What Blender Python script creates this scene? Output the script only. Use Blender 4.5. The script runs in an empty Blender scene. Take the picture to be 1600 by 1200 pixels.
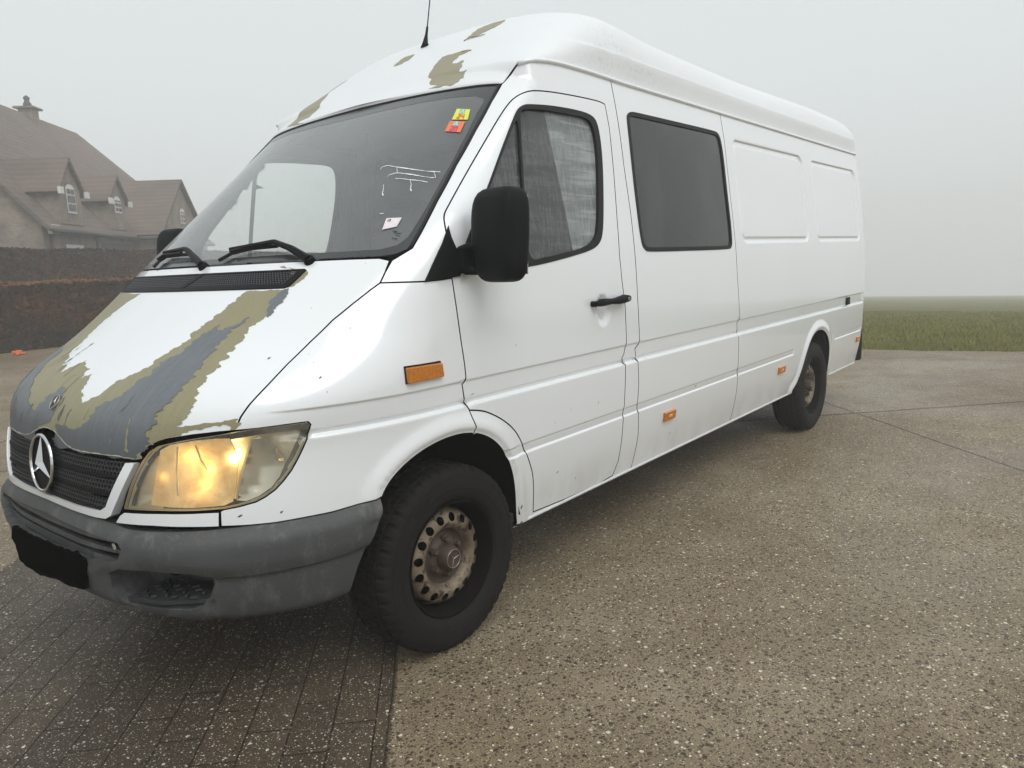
import bpy, bmesh, math, random
import numpy as np
from mathutils import Vector, Matrix, Euler
from mathutils.geometry import delaunay_2d_cdt
random.seed(7); RNG = np.random.default_rng(7)
scn = bpy.context.scene
COL = scn.collection
# ---------------------------------------------------------------- camera
cd = bpy.data.cameras.new('camera'); cam = bpy.data.objects.new('camera', cd); COL.objects.link(cam)
cd.sensor_width = 36; cd.lens = 36*1159.7/1600; cd.clip_start = .05; cd.clip_end = 1500
_y, _p, _r = .684322, -.161879, -.044918
_f = Vector((math.cos(_y)*math.cos(_p), math.sin(_y)*math.cos(_p), math.sin(_p)))
_rt = Vector((math.sin(_y), -math.cos(_y), 0)); _up = _rt.cross(_f)
_a = _rt*math.cos(_r)+_up*math.sin(_r); _b = _up*math.cos(_r)-_rt*math.sin(_r)
cam.matrix_world = Matrix(((_a.x, _b.x, -_f.x, -1.80351), (_a.y, _b.y, -_f.y, -2.72999), (_a.z, _b.z, -_f.z, 1.39167), (0, 0, 0, 1)))
scn.camera = cam
# ---------------------------------------------------------------- sky: thick overcast / fog
wd = bpy.data.worlds.new('World'); scn.world = wd; wd.use_nodes = True
wt = wd.node_tree; wt.nodes.clear()
SUN_EL, SUN_AZ = math.radians(52), math.radians(250)
sky = wt.nodes.new('ShaderNodeTexSky'); sky.sky_type = 'NISHITA'; sky.sun_disc = False
sky.sun_elevation = SUN_EL; sky.sun_rotation = math.radians(90)-SUN_AZ; sky.dust_density = 8; sky.air_density = 1.5
hs = wt.nodes.new('ShaderNodeHueSaturation'); hs.inputs['Saturation'].default_value = .10
mx = wt.nodes.new('ShaderNodeMix'); mx.data_type = 'RGBA'; mx.inputs[0].default_value = .78
mx.inputs[7].default_value = (8.6, 9.1, 9.25, 1)
bg = wt.nodes.new('ShaderNodeBackground'); bg.inputs['Strength'].default_value = .106
wo = wt.nodes.new('ShaderNodeOutputWorld')
wt.links.new(sky.outputs[0], hs.inputs['Color']); wt.links.new(hs.outputs[0], mx.inputs[6])
wt.links.new(mx.outputs[2], bg.inputs[0]); wt.links.new(bg.outputs[0], wo.inputs[0])
sl = bpy.data.lights.new('sun', 'SUN'); sl.energy = 1.15; sl.angle = math.radians(45); sl.color = (1, .985, .965)
so = bpy.data.objects.new('sun', sl); COL.objects.link(so)
so.rotation_euler = Vector((math.cos(SUN_AZ)*math.cos(SUN_EL), math.sin(SUN_AZ)*math.cos(SUN_EL), math.sin(SUN_EL))).to_track_quat('Z', 'Y').to_euler()
so.location = (-5, -10, 14)
scn.view_settings.view_transform = 'Standard'; scn.view_settings.look = 'None'
scn.view_settings.exposure = 0.0; scn.view_settings.gamma = 1
scn.cycles.use_denoising = True; scn.cycles.max_bounces = 8; scn.cycles.volume_bounces = 5
scn.cycles.transparent_max_bounces = 16; scn.cycles.caustics_reflective = False; scn.cycles.caustics_refractive = False
# ---------------------------------------------------------------- materials
MATS = {}
class NT:
    def __init__(s, name):
        s.m = bpy.data.materials.new(name); s.m.use_nodes = True; s.t = s.m.node_tree
        s.b = s.t.nodes['Principled BSDF']; s.out = s.t.nodes['Material Output']; MATS[name] = s.m
        s.tc = s.t.nodes.new('ShaderNodeTexCoord')
    def n(s, kind, **kw):
        nd = s.t.nodes.new('ShaderNode'+kind)
        for k, v in kw.items():
            if k[0] == '_': nd.inputs[k[1:].replace('_', ' ')].default_value = v
            else: setattr(nd, k, v)
        return nd
    def l(s, a, b): s.t.links.new(a, b)
    def mapped(s, scale=(1, 1, 1), rot=(0, 0, 0), src='Object', loc=(0, 0, 0)):
        mp = s.n('Mapping'); mp.inputs['Scale'].default_value = scale; mp.inputs['Rotation'].default_value = rot; mp.inputs['Location'].default_value = loc
        s.l(s.tc.outputs[src], mp.inputs[0]); return mp.outputs[0]
    def noise(s, sc, det=4, rough=.55, vec=None, dist=0):
        nd = s.n('TexNoise'); nd.inputs['Scale'].default_value = sc; nd.inputs['Detail'].default_value = det
        nd.inputs['Roughness'].default_value = rough; nd.inputs['Distortion'].default_value = dist
        s.l(vec if vec is not None else s.tc.outputs['Object'], nd.inputs['Vector']); return nd.outputs['Fac']
    def voro(s, sc, feat='F1', vec=None, rnd=1):
        nd = s.n('TexVoronoi', feature=feat); nd.inputs['Scale'].default_value = sc; nd.inputs['Randomness'].default_value = rnd
        s.l(vec if vec is not None else s.tc.outputs['Object'], nd.inputs['Vector']); return nd
    def ramp(s, fac, stops, interp='LINEAR'):
        r = s.n('ValToRGB'); r.color_ramp.interpolation = interp; e = r.color_ramp.elements
        while len(e) < len(stops): e.new(.5)
        for i, (p, c) in enumerate(stops):
            e[i].position = p; e[i].color = (c, c, c, 1) if isinstance(c, (int, float)) else (*c, 1)
        s.l(fac, r.inputs[0]); return r.outputs[0]
    def mix(s, fac, a, b, mode='MIX'):
        m = s.n('Mix', data_type='RGBA', blend_type=mode)
        for v, i in ((fac, 0), (a, 6), (b, 7)):
            if hasattr(v, 'is_linked') or hasattr(v, 'links'): s.l(v, m.inputs[i])
            else: m.inputs[i].default_value = v if i == 0 else (*v, 1)
        return m.outputs[2]
    def math(s, op, a, b=0.0):
        m = s.n('Math', operation=op)
        for v, i in ((a, 0), (b, 1)):
            if hasattr(v, 'links'): s.l(v, m.inputs[i])
            else: m.inputs[i].default_value = v
        return m.outputs[0]
    def sep(s, vec=None):
        q = s.n('SeparateXYZ'); s.l(vec if vec is not None else s.tc.outputs['Object'], q.inputs[0]); return q.outputs
    def bump(s, h, st=.3, d=.01, prev=None):
        b = s.n('Bump'); b.inputs['Strength'].default_value = st; b.inputs['Distance'].default_value = d; s.l(h, b.inputs['Height'])
        if prev is not None: s.l(prev, b.inputs['Normal'])
        s.l(b.outputs[0], s.b.inputs['Normal']); return b.outputs[0]
    def set(s, **kw):
        for k, v in kw.items():
            i = s.b.inputs[{'col': 'Base Color', 'rough': 'Roughness', 'metal': 'Metallic', 'spec': 'Specular IOR Level', 'coat': 'Coat Weight', 'crough': 'Coat Roughness', 'em': 'Emission Color', 'ems': 'Emission Strength', 'alpha': 'Alpha'}[k]]
            if hasattr(v, 'links'): s.l(v, i)
            else: i.default_value = (*v, 1) if isinstance(v, tuple) else v
        return s
def simple(name, col, rough=.5, metal=0, var=.12, sc=30, bump=0, **kw):
    t = NT(name); f = t.noise(sc, 3)
    c = t.mix(f, tuple(max(0, v*(1-var)) for v in col), tuple(min(1, v*(1+var)) for v in col))
    t.set(col=c, rough=rough, metal=metal, **kw)
    if bump: t.bump(f, bump, .002)
    return t
# white van paint: faint grime, stone chips, road dirt low down
def paint(name, chips=.5):
    t = NT(name); z = t.sep()[2]
    base = t.mix(t.noise(1.7, 4), (.83, .855, .88), (.79, .81, .825))
    dirt = t.ramp(t.noise(5, 6, .65, t.mapped((1, 1, .5))), [(.42, 0), (.72, 1)])
    low = t.ramp(z, [(.34, 1), (.56, 0)])
    c = t.mix(t.math('MULTIPLY', t.math('MULTIPLY', dirt, low), .42), base, (.36, .34, .30))
    v = t.voro(23); sm = t.ramp(v.outputs['Distance'], [(.045, 1), (.065, 0)])
    pick = t.ramp(t.sep(v.outputs['Color'])[0], [(1-.045*chips, 0), (1-.044*chips, 1)], 'CONSTANT')
    c = t.mix(t.math('MULTIPLY', sm, pick), c, (.06, .05, .045))
    t.set(col=c, rough=.2, coat=1.0, crough=.03, spec=.65)
    t.bump(t.noise(9, 2), .03, .01); return t
paint('white_paint', .7)
paint('nose_paint', 2.4)
t = NT('roof_paint')
c = t.mix(t.noise(2, 4), (.80, .82, .84), (.73, .745, .755))
sp = t.ramp(t.noise(60, 6, .8, t.mapped((1, 1.6, 1))), [(.52, 0), (.64, 1)])
reg = t.math('MULTIPLY', t.ramp(t.math('MULTIPLY', t.sep()[0], .25), [(.24, 0), (.33, 1), (.42, 1), (.52, 0)]), t.ramp(t.noise(3.1, 4, .6, t.mapped(loc=(.3, .9, 0))), [(.38, 0), (.58, 1)]))
c = t.mix(t.math('MULTIPLY', t.math('MULTIPLY', sp, reg), .45), c, (.30, .29, .27))
t.set(col=c, rough=.42)
def primer(name, ca, cb, sc):
    t = NT(name); st = t.noise(9, 5, .6, t.mapped((1, 7, 1), (0, 0, .25)))
    fine = t.noise(sc, 5, .7, t.mapped((1, 5, 1.5), (0, 0, .25)))
    c = t.mix(st, ca, cb); c = t.mix(t.math('MULTIPLY', t.ramp(fine, [(.5, 0), (.75, 1)]), .35), c, tuple(v*1.45 for v in cb))
    c = t.mix(t.math('MULTIPLY', t.ramp(t.noise(sc*.6, 4, .7, t.mapped((1, 6, 1.2), (0, 0, .3), loc=(4, 2, 0))), [(.58, 0), (.75, 1)]), .4), c, tuple(v*.55 for v in ca))
    if 'grey' in name:
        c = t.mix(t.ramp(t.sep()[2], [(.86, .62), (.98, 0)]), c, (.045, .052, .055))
        c = t.mix(t.math('MULTIPLY', t.ramp(t.noise(130, 3, .8, t.mapped((1, 9, 1.5), (0, 0, .35))), [(.62, 0), (.72, 1)]), .45), c, (.34, .36, .37))
    t.set(col=c, rough=.45, spec=.35); t.bump(fine, .08, .002)
primer('khaki_primer', (.235, .215, .125), (.30, .275, .17), 60)
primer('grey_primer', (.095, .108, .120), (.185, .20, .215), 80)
primer('roof_primer', (.26, .235, .15), (.31, .285, .19), 40)
t = NT('bumper_plastic')
f = t.noise(3, 6, .7); c = t.mix(f, (.052, .055, .057), (.085, .088, .088))
c = t.mix(t.math('MULTIPLY', t.ramp(t.noise(14, 6, .75, t.mapped((1, 1, .4))), [(.50, 0), (.74, 1)]), .65), c, (.20, .195, .185))
c = t.mix(t.math('MULTIPLY', t.ramp(t.noise(34, 3, .8, t.mapped((1, 1, 7), (.3, 0, .4))), [(.64, 0), (.70, 1)]), .5), c, (.26, .26, .25))
t.set(col=c, rough=.5, spec=.3); t.bump(t.noise(400, 2), .12, .001)
simple('black_plastic', (.007, .008, .009), .5, bump=.1, sc=200, spec=.10)
simple('mesh_plastic', (.035, .037, .040), .45, spec=.4)
simple('worn_edge', (.52, .50, .42), .6, 0, .2, 60)
simple('matt_black', (.006, .006, .007), .65, spec=.15)
simple('gap_dark', (.005, .005, .005), .9, spec=.05)  # near-black, puts the shade of gaps and openings into the colour
simple('rubber', (.014, .015, .015), .6, sc=80, spec=.25)
simple('interior_grey', (.10, .105, .105), .8, sc=6)
simple('headliner', (.15, .155, .155), .9, sc=4)
simple('dashboard', (.055, .058, .060), .7, sc=50, bump=.1)
simple('seat_fabric', (.045, .048, .055), .95, sc=90, bump=.2)
simple('chrome', (.62, .63, .64), .14, 1, .05)
simple('dull_chrome', (.40, .38, .34), .32, 1, .25)
simple('amber', (.50, .165, .010), .18, 0, .45, 110, coat=.6)
simple('amber_core', (.9, .42, .08), .25, 0, .2, 200)
simple('tape_black', (.001, .001, .001), .9, spec=.0)
simple('sill_edge', (.62, .63, .63), .35)
simple('silver_tag', (.30, .30, .27), .4)
t = NT('tyre')
x, y, z = t.sep()
c = t.mix(t.noise(12, 5, .7), (.008, .008, .008), (.020, .018, .016))
t.set(col=c, rough=.8, spec=.15); t.bump(t.noise(120, 3), .15, .002)
t = NT('rim_steel')
c = t.mix(t.ramp(t.noise(7, 5, .65), [(.35, 0), (.65, 1)]), (.27, .215, .15), (.085, .060, .040))
c = t.mix(t.ramp(t.noise(34, 5, .7), [(.53, 0), (.60, 1)]), c, (.045, .030, .020))
t.set(col=c, rough=.55, metal=.25); t.bump(t.noise(50, 4), .2, .002)
t = NT('rim_rust')
c = t.mix(t.noise(18, 6, .7), (.028, .020, .015), (.105, .072, .05)); t.set(col=c, rough=.65, metal=.2); t.bump(t.noise(70, 4), .3, .002)
simple('drum_dark', (.006, .005, .005), .9, spec=.1)
def glass(name, tint, dust, dustcol, spec=.5, streak=None, rough=.03):
    t = NT(name); t.t.nodes.remove(t.b)
    tr = t.n('BsdfTransparent'); tr.inputs[0].default_value = (*tint, 1)
    gl = t.n('BsdfGlossy'); gl.inputs['Roughness'].default_value = rough; gl.inputs[0].default_value = (1, 1, 1, 1)
    fr = t.n('Fresnel'); fr.inputs['IOR'].default_value = spec+1
    m = t.n('MixShader'); t.l(fr.outputs[0], m.inputs[0]); t.l(tr.outputs[0], m.inputs[1]); t.l(gl.outputs[0], m.inputs[2])
    df = t.n('BsdfDiffuse'); df.inputs[0].default_value = (*dustcol, 1)
    m2 = t.n('MixShader')
    if streak: t.l(streak(t), m2.inputs[0])
    else: m2.inputs[0].default_value = dust
    t.l(m.outputs[0], m2.inputs[1]); t.l(df.outputs[0], m2.inputs[2]); t.l(m2.outputs[0], t.out.inputs[0])
    return t
def ws_dust(t):
    n = t.noise(2.2, 5, .65); n2 = t.noise(30, 4, .7, t.mapped((1, .3, 2)))
    z = t.sep()[2]
    return t.math('ADD', t.math('ADD', t.math('MULTIPLY', t.ramp(n, [(.3, 0), (.75, 1)]), .09), t.math('MULTIPLY', t.ramp(n2, [(.6, 0), (.8, 1)]), .06)), t.math('ADD', .085, t.math('MULTIPLY', t.ramp(z, [(1.43, 1), (1.60, 0)]), .05)))
glass('windscreen_glass', (.90, .93, .91), .1, (.62, .66, .66), .62, ws_dust, .015)
def door_dust(t):
    v = t.ramp(t.noise(85, 5, .75, t.mapped((1, 1, .10))), [(.40, 0), (.62, 1)])
    h = t.ramp(t.noise(4.2, 5, .62, t.mapped((.30, 1, 2.6))), [(.38, 0), (.58, 1)])
    h2 = t.ramp(t.noise(22, 4, .6, t.mapped((.15, 1, 2.0), loc=(1, 2, 3))), [(.50, 0), (.60, 1)])
    sp = t.sep(); dg = t.math('ADD', sp[0], t.math('MULTIPLY', sp[2], .15)); edge = t.ramp(dg, [(1.035/1.5*1.0, 0), (1.05/1.5*1.0, 1)]) if False else t.math('GREATER_THAN', dg, 1.04)
    a = t.math('ADD', t.math('MULTIPLY', v, .16), t.math('MULTIPLY', h, .20)); a = t.math('MULTIPLY', a, t.math('ADD', .55, t.math('MULTIPLY', edge, .45)))
    a = t.math('ADD', a, t.math('MULTIPLY', edge, .16)); a = t.math('ADD', a, t.math('MULTIPLY', t.math('MULTIPLY', h2, edge), .16))
    return t.math('ADD', a, .05)
glass('door_glass', (.25, .28, .28), .1, (.50, .54, .54), .5, door_dust, .03)
def clean_dust(t):
    return t.math('ADD', t.math('MULTIPLY', t.ramp(t.noise(12, 5, .75), [(.5, 0), (.9, 1)]), .12), .02)
glass('far_glass', (.95, .97, .96), .1, (.6, .63, .62), .5, clean_dust)
def priv(t):
    sp = t.ramp(t.noise(140, 2, .5), [(.72, 0), (.74, 1)]); rg = t.ramp(t.noise(3.3, 2), [(.52, 0), (.6, 1)])
    wet = t.ramp(t.noise(3, 6, .6, t.mapped((1, 1, .4))), [(.50, 0), (.52, .04)])
    return t.math('ADD', t.math('ADD', .065, wet), t.math('MULTIPLY', t.math('MULTIPLY', sp, rg), .7))
glass('privacy_glass', (.05, .055, .055), .1, (.36, .39, .39), .52, priv, .04)
glass('lens_glass', (.95, .94, .88), .16, (.66, .62, .48), .5, lambda t: t.math('ADD', .10, t.math('MULTIPLY', t.ramp(t.noise(5, 4, .6), [(.35, 0), (.7, 1)]), .16)), .04)
simple('frit', (.045, .050, .052), .16, 0, .05)
t = NT('reflector_glow')  # amber colour and emission stand in for bulb light on the reflector
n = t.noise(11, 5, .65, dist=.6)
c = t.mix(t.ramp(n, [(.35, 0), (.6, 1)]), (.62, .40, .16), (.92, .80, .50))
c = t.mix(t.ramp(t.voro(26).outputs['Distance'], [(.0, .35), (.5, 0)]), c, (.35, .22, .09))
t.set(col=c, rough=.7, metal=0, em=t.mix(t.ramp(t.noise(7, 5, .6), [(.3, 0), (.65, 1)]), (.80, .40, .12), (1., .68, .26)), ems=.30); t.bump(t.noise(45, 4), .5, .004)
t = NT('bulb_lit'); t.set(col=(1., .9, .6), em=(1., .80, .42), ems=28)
simple('reflector', (.72, .70, .64), .20, .85, .2, 12)
simple('lamp_housing', (.66, .62, .50), .35, .3, .15, 8)
simple('bulb_edge', (.95, .80, .50), .3)
simple('turn_bulb', (.34, .07, .03), .3)
simple('sticker_yellow', (.72, .74, .10), .5, 0, .08)
simple('sticker_orange', (.80, .20, .09), .5, 0, .08)
simple('sticker_green', (.12, .52, .38), .5); simple('sticker_pink', (.60, .04, .16), .5); simple('sticker_red', (.75, .10, .03), .5)
simple('sticker_white', (.75, .68, .70), .5, 0, .2, 60); simple('white_mark', (.82, .84, .84), .7); simple('ink', (.03, .03, .03), .6)
simple('rust_mark', (.09, .05, .03), .8)
# ---- ground
def wet_stones(name, matrix_a, matrix_b, pavers=False):
    t = NT(name); rot = t.mapped((1, 1, 1), (0, 0, math.radians(-45)))
    big = t.noise(.55, 5, .6); mid = t.noise(3.2, 5, .65)
    c = t.mix(t.ramp(big, [(.35, 0), (.65, 1)]), matrix_a, matrix_b)
    c = t.mix(t.math('MULTIPLY', t.ramp(mid, [(.4, 0), (.7, 1)]), .35), c, tuple(v*.62 for v in matrix_a))
    h = None
    for sc, dark, light, lc in (((190, .44, .87, (.62, .56, .40)), (98, .44, .93, (.80, .75, .58)), (54, .26, .982, (.74, .70, .56))) if not pavers else ((230, .36, .84, (.55, .52, .42)), (130, .36, .90, (.74, .71, .58)), (74, .2, .972, (.76, .73, .60)))):
        v = t.voro(sc); rr = t.sep(v.outputs['Color']); m = t.ramp(v.outputs['Distance'], [(.30, 1), (.46, 0)])
        dk = t.ramp(rr[0], [(dark, 1), (dark+.01, 0)]); lt = t.ramp(rr[0], [(light, 0), (light+.005, 1)])
        tone = t.mix(rr[1], (.030, .020, .012), (.10, .072, .048))
        c = t.mix(t.math('MULTIPLY', t.math('MULTIPLY', m, dk), .88), c, tone)
        c = t.mix(t.math('MULTIPLY', m, lt), c, lc)
        hh = t.math('MULTIPLY', m, t.math('ADD', dk, lt))
        h = hh if h is None else t.math('ADD', h, hh)
    gr = t.noise(260, 3, .7); c = t.mix(t.math('MULTIPLY', t.ramp(gr, [(.35, 1), (.6, 0)]), .35), c, (.03, .026, .02))
    wet = t.ramp(t.noise(.8, 4, .6, t.mapped(loc=(5, 3, 0))), [(.40, 0), (.62, 1)])
    x, y, z = t.sep(rot)
    if pavers:
        br = t.n('TexBrick'); wb = t.n('TexNoise'); wb.inputs['Scale'].default_value = 5; wb.inputs['Detail'].default_value = 4; wv = t.n('VectorMath', operation='MULTIPLY_ADD'); wv.inputs[1].default_value = (.022, .022, 0); t.l(wb.outputs['Color'], wv.inputs[0]); t.l(rot, wv.inputs[2]); t.l(wv.outputs[0], br.inputs['Vector'])
        br.inputs['Scale'].default_value = 1; br.inputs['Mortar Size'].default_value = .0032; br.inputs['Mortar Smooth'].default_value = .5
        br.inputs['Brick Width'].default_value = .26; br.inputs['Row Height'].default_value = .13; br.offset = .5
        br.inputs['Color1'].default_value = (.85, .85, .85, 1); br.inputs['Color2'].default_value = (1.1, 1.08, 1.05, 1); br.inputs['Mortar'].default_value = (.36, .33, .29, 1)
        wob = t.noise(6, 3); c = t.mix(1.0, c, br.outputs['Color'], 'MULTIPLY')
        jf = br.outputs['Fac']
    else:
        # slab joints every 3.75 m, two directions
        wobx = t.math('ADD', x, t.math('MULTIPLY', t.math('SUBTRACT', t.noise(1.4, 3), .5), .03)); woby = t.math('ADD', y, t.math('MULTIPLY', t.math('SUBTRACT', t.noise(1.4, 3, vec=t.mapped(loc=(7, 7, 0))), .5), .03))
        def joint(v, off, step):
            q = t.math('ABSOLUTE', t.math('SUBTRACT', t.math('FRACT', t.math('ADD', t.math('DIVIDE', t.math('SUBTRACT', v, off), step), .5)), .5))
            return t.ramp(q, [(.0009, 1), (.0022, 0)])
        jf = t.math('MAXIMUM', joint(wobx, 2.637, 7.5), joint(woby, -4.17, 3.73))
        c = t.mix(t.math('MULTIPLY', jf, .85), c, (.012, .010, .008))
    t.set(col=c, rough=t.ramp(wet, [(0, .62), (1, .36)]), spec=.32)
    b = t.bump(h, .5, .004); b = t.bump(gr, .25, .003, b); t.bump(t.math('SUBTRACT', 1.0, jf), .8, .008, b)
wet_stones('concrete', (.205, .152, .086), (.335, .272, .182))
wet_stones('paver', (.076, .056, .038), (.112, .088, .060), True)
t = NT('soil_grass')
c = t.mix(t.ramp(t.noise(.9, 6, .65), [(.35, 0), (.65, 1)]), (.13, .135, .042), (.19, .17, .07))
c = t.mix(t.math('MULTIPLY', t.ramp(t.noise(7, 6, .7, t.mapped((1, .4, 1))), [(.5, 0), (.7, 1)]), .6), c, (.085, .075, .04))
t.set(col=c, rough=.95, spec=.1); t.bump(t.noise(14, 6, .75), .9, .08)
def leafmat(name, a, b, sc):
    t = NT(name); c = t.mix(t.ramp(t.noise(sc, 4), [(.35, 0), (.65, 1)]), a, b)
    g = t.n('NewGeometry'); c = t.mix(g.outputs['Random Per Island'], c, tuple(v*1.5 for v in a))
    t.set(col=c, rough=.85, spec=.15)
leafmat('grass_blade', (.15, .155, .042), (.25, .22, .085), .8)
leafmat('beech_leaf', (.030, .013, .007), (.17, .062, .018), 2.6)
leafmat('beech_leaf_green', (.020, .014, .009), (.075, .044, .022), 2.2)
leafmat('bush_leaf', (.05, .052, .022), (.085, .07, .035), 3)
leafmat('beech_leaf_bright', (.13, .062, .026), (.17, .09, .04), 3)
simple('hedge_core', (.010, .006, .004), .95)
simple('bark', (.06, .045, .035), .9, sc=20, bump=.4)
t = NT('roof_tile')
w = t.n('TexWave', wave_type='BANDS', bands_direction='Z'); w.inputs['Scale'].default_value = 1.6; t.l(t.tc.outputs['Object'], w.inputs['Vector'])
c = t.mix(t.noise(2, 4), (.150, .108, .092), (.20, .148, .125)); c = t.mix(t.ramp(t.noise(.55, 5, .7), [(.42, 0), (.62, .55)]), c, (.085, .075, .06)); c = t.mix(t.math('MULTIPLY', w.outputs['Fac'], .25), c, (.05, .032, .026))
t.set(col=c, rough=.8); t.bump(w.outputs['Fac'], .5, .02)
t = NT('house_brick')
br = t.n('TexBrick'); mp = t.mapped((1, 1, 1), (math.radians(90), 0, 0)); t.l(mp, br.inputs['Vector']); br.inputs['Scale'].default_value = 5
br.inputs['Color1'].default_value = (.25, .20, .16, 1); br.inputs['Color2'].default_value = (.34, .275, .22, 1); br.inputs['Mortar'].default_value = (.34, .30, .26, 1)
t.set(col=t.mix(t.ramp(t.noise(1.4, 6, .75), [(.35, 0), (.65, 1)]), br.outputs[0], (.15, .12, .10)), rough=.9)
simple('white_trim', (.70, .68, .66), .6); simple('dark_window', (.02, .022, .024), .15); simple('gutter_zinc', (.04, .04, .04), .5)
simple('garage_door', (.09, .08, .075), .6); simple('terracotta', (.65, .16, .06), .7)
FOG = .0072
# ---------------------------------------------------------------- van skin as parametric surfaces (metres; front axle x=0, rear +x, left side -y)
def curve(xs, ys, x):
    xs = np.asarray(xs, float); ys = np.asarray(ys, float)
    x = np.clip(np.asarray(x, float), xs[0], xs[-1])
    h = np.diff(xs); d = np.diff(ys)/h
    m = np.empty(len(xs)); m[0] = d[0]; m[-1] = d[-1]
    m[1:-1] = (d[:-1]*h[1:]+d[1:]*h[:-1])/(h[1:]+h[:-1])
    i = np.clip(np.searchsorted(xs, x, side='right')-1, 0, len(xs)-2)
    t = (x-xs[i])/h[i]
    return (ys[i]*(2*t**3-3*t**2+1)+m[i]*h[i]*(t**3-2*t**2+t)
            + ys[i+1]*(-2*t**3+3*t**2)+m[i+1]*h[i]*(t**3-t**2))
def half_width(z):
    return curve([.20, .30, .40, .50, .645, .80, .94, 1.1, 1.415, 1.75, 2.07, 2.21],
                 [.870, .896, .918, .938, .957, .9655, .968, .968, .959, .925, .883, .855], z)
KZ = [.25, .45, .65, .85, 1.0, 1.2, 1.42, 1.75, 2.13]
KX = [-.850, -.939, -.935, -.917, -.868, -.616, -.337, .055, .56]
KL = [.80, .85, .94, .93, .79, .62, .40, .37, .17]
KN = [3.6, 3.87, 3.95, 3.51, 3.38, 2.63, 2.2, 2.45, 3.0]
XP = 1.33; KU = .0168
def nose_g(x, y, z):
    xf = curve(KZ, KX, z); L = curve(KZ, KL, z); n = curve(KZ, KN, z)
    return (np.maximum(xf+L-x, 0)/L)**2+(np.abs(y)/half_width(z))**n-1
def skin0(u, z):
    """u < 90: degrees round the nose from straight ahead; u > 90: along the flat side"""
    u = np.asarray(u, float)*np.ones_like(np.asarray(z, float)); z = np.asarray(z, float)*np.ones_like(u)
    uu = np.clip(u, -90, 90); c = np.cos(np.radians(uu)); s = np.sin(np.radians(uu))
    lo = np.full(u.shape, .3); hi = np.full(u.shape, 3.0)
    for _ in range(34):
        m = (lo+hi)/2; g = nose_g(XP-m*c, m*s, z) > 0
        hi = np.where(g, m, hi); lo = np.where(g, lo, m)
    r = (lo+hi)/2
    x = XP-r*c; y = -r*s
    ext = np.maximum(np.abs(u)-90, 0)*KU
    x = x+ext
    rx = np.maximum(x-5.43, 0)/.07            # rounded rear corner
    y = y+np.sign(u)*.07*(1-np.sqrt(np.maximum(1-rx**2, 0)))*(rx > 0)
    return np.stack([x, y, z], -1)
def unit(v): return v/np.maximum(np.linalg.norm(v, axis=-1, keepdims=True), 1e-12)
def normal_of(f, u, v, eu=.02, ev=.0008):
    a = f(u+eu, v)-f(u-eu, v); b = f(u, v+ev)-f(u, v-ev)
    return unit(np.cross(a, b))               # outward
def lin(xs, ys, x): return np.interp(x, xs, ys)
ARCHF = []; ARCHR = []                         # wheel arch edges as (x, z), filled from the outlines
def arch_d(x, z, A):
    if not len(A): return np.full(np.shape(x), 9.)
    A = np.asarray(A); d = np.full(np.shape(x), 9.)
    for i in range(len(A)-1):
        ax, az = A[i]; bx, bz = A[i+1]; L = (bx-ax)**2+(bz-az)**2+1e-12
        t = np.clip(((x-ax)*(bx-ax)+(z-az)*(bz-az))/L, 0, 1)
        d = np.minimum(d, np.hypot(x-ax-t*(bx-ax), z-az-t*(bz-az)))
    return d
def smooth(e0, e1, x):
    t = np.clip((x-e0)/(e1-e0), 0, 1); return t*t*(3-2*t)
WP = []                                        # pressed window blanks on the rear side: (x0, x1, z0, z1)
def detail(P):
    x, z = P[..., 0], P[..., 2]; ay = np.abs(P[..., 1])
    side = smooth(-.62, -.50, x)*(1-smooth(5.36, 5.42, x))
    d = lin([.890, .898, .905, .922, .975, .984, .990], [0, -.0005, -.017, -.008, -.0065, -.0062, 0], z)*side
    lows = smooth(.275, .285, x)*(1-smooth(3.585, 3.60, x))+smooth(4.60, 4.62, x)*(1-smooth(5.36, 5.42, x))
    d = d+lin([.636, .645, .652, .676, .683, .689], [0, 0, -.007, -.004, -.004, 0], z)*lows
    for A, w, h in ((ARCHF, .090, .011), (ARCHR, .085, .015)):
        a = arch_d(x, z, A)
        far = smooth(w, w*.28, a)*h - .010*smooth(.026, .0, a)
        d = d+far*(x < 5.3)
    for x0, x1, z0, z1 in WP:
        q = np.minimum(np.minimum(x-x0, x1-x), np.minimum(z-z0, z1-z))
        r = .07; cx = np.clip(x, x0+r, x1-r); cz = np.clip(z, z0+r, z1-r); dd = np.hypot(x-cx, z-cz)
        q = np.where((cx != x) & (cz != z), r-dd, q)
        d = d - .011*smooth(0, .011, q) + .006*smooth(.024, .040, q)
    # door handle bowl
    a = np.hypot((x-1.02)/.062, (z-1.165)/.075); d = d-.013*smooth(1, .55, a)*(np.abs(z) > 0)
    return d
def skin(u, z):
    P = skin0(u, z); N = normal_of(skin0, np.asarray(u, float)*np.ones(P.shape[:-1]), P[..., 2])
    N = N*1.0
    return P+N*detail(P)[..., None]
def u_of(x, y):                                # side point -> u
    return np.where(x > XP, 90+(x-XP)/KU, np.degrees(np.arctan2(-y, XP-x)))
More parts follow.
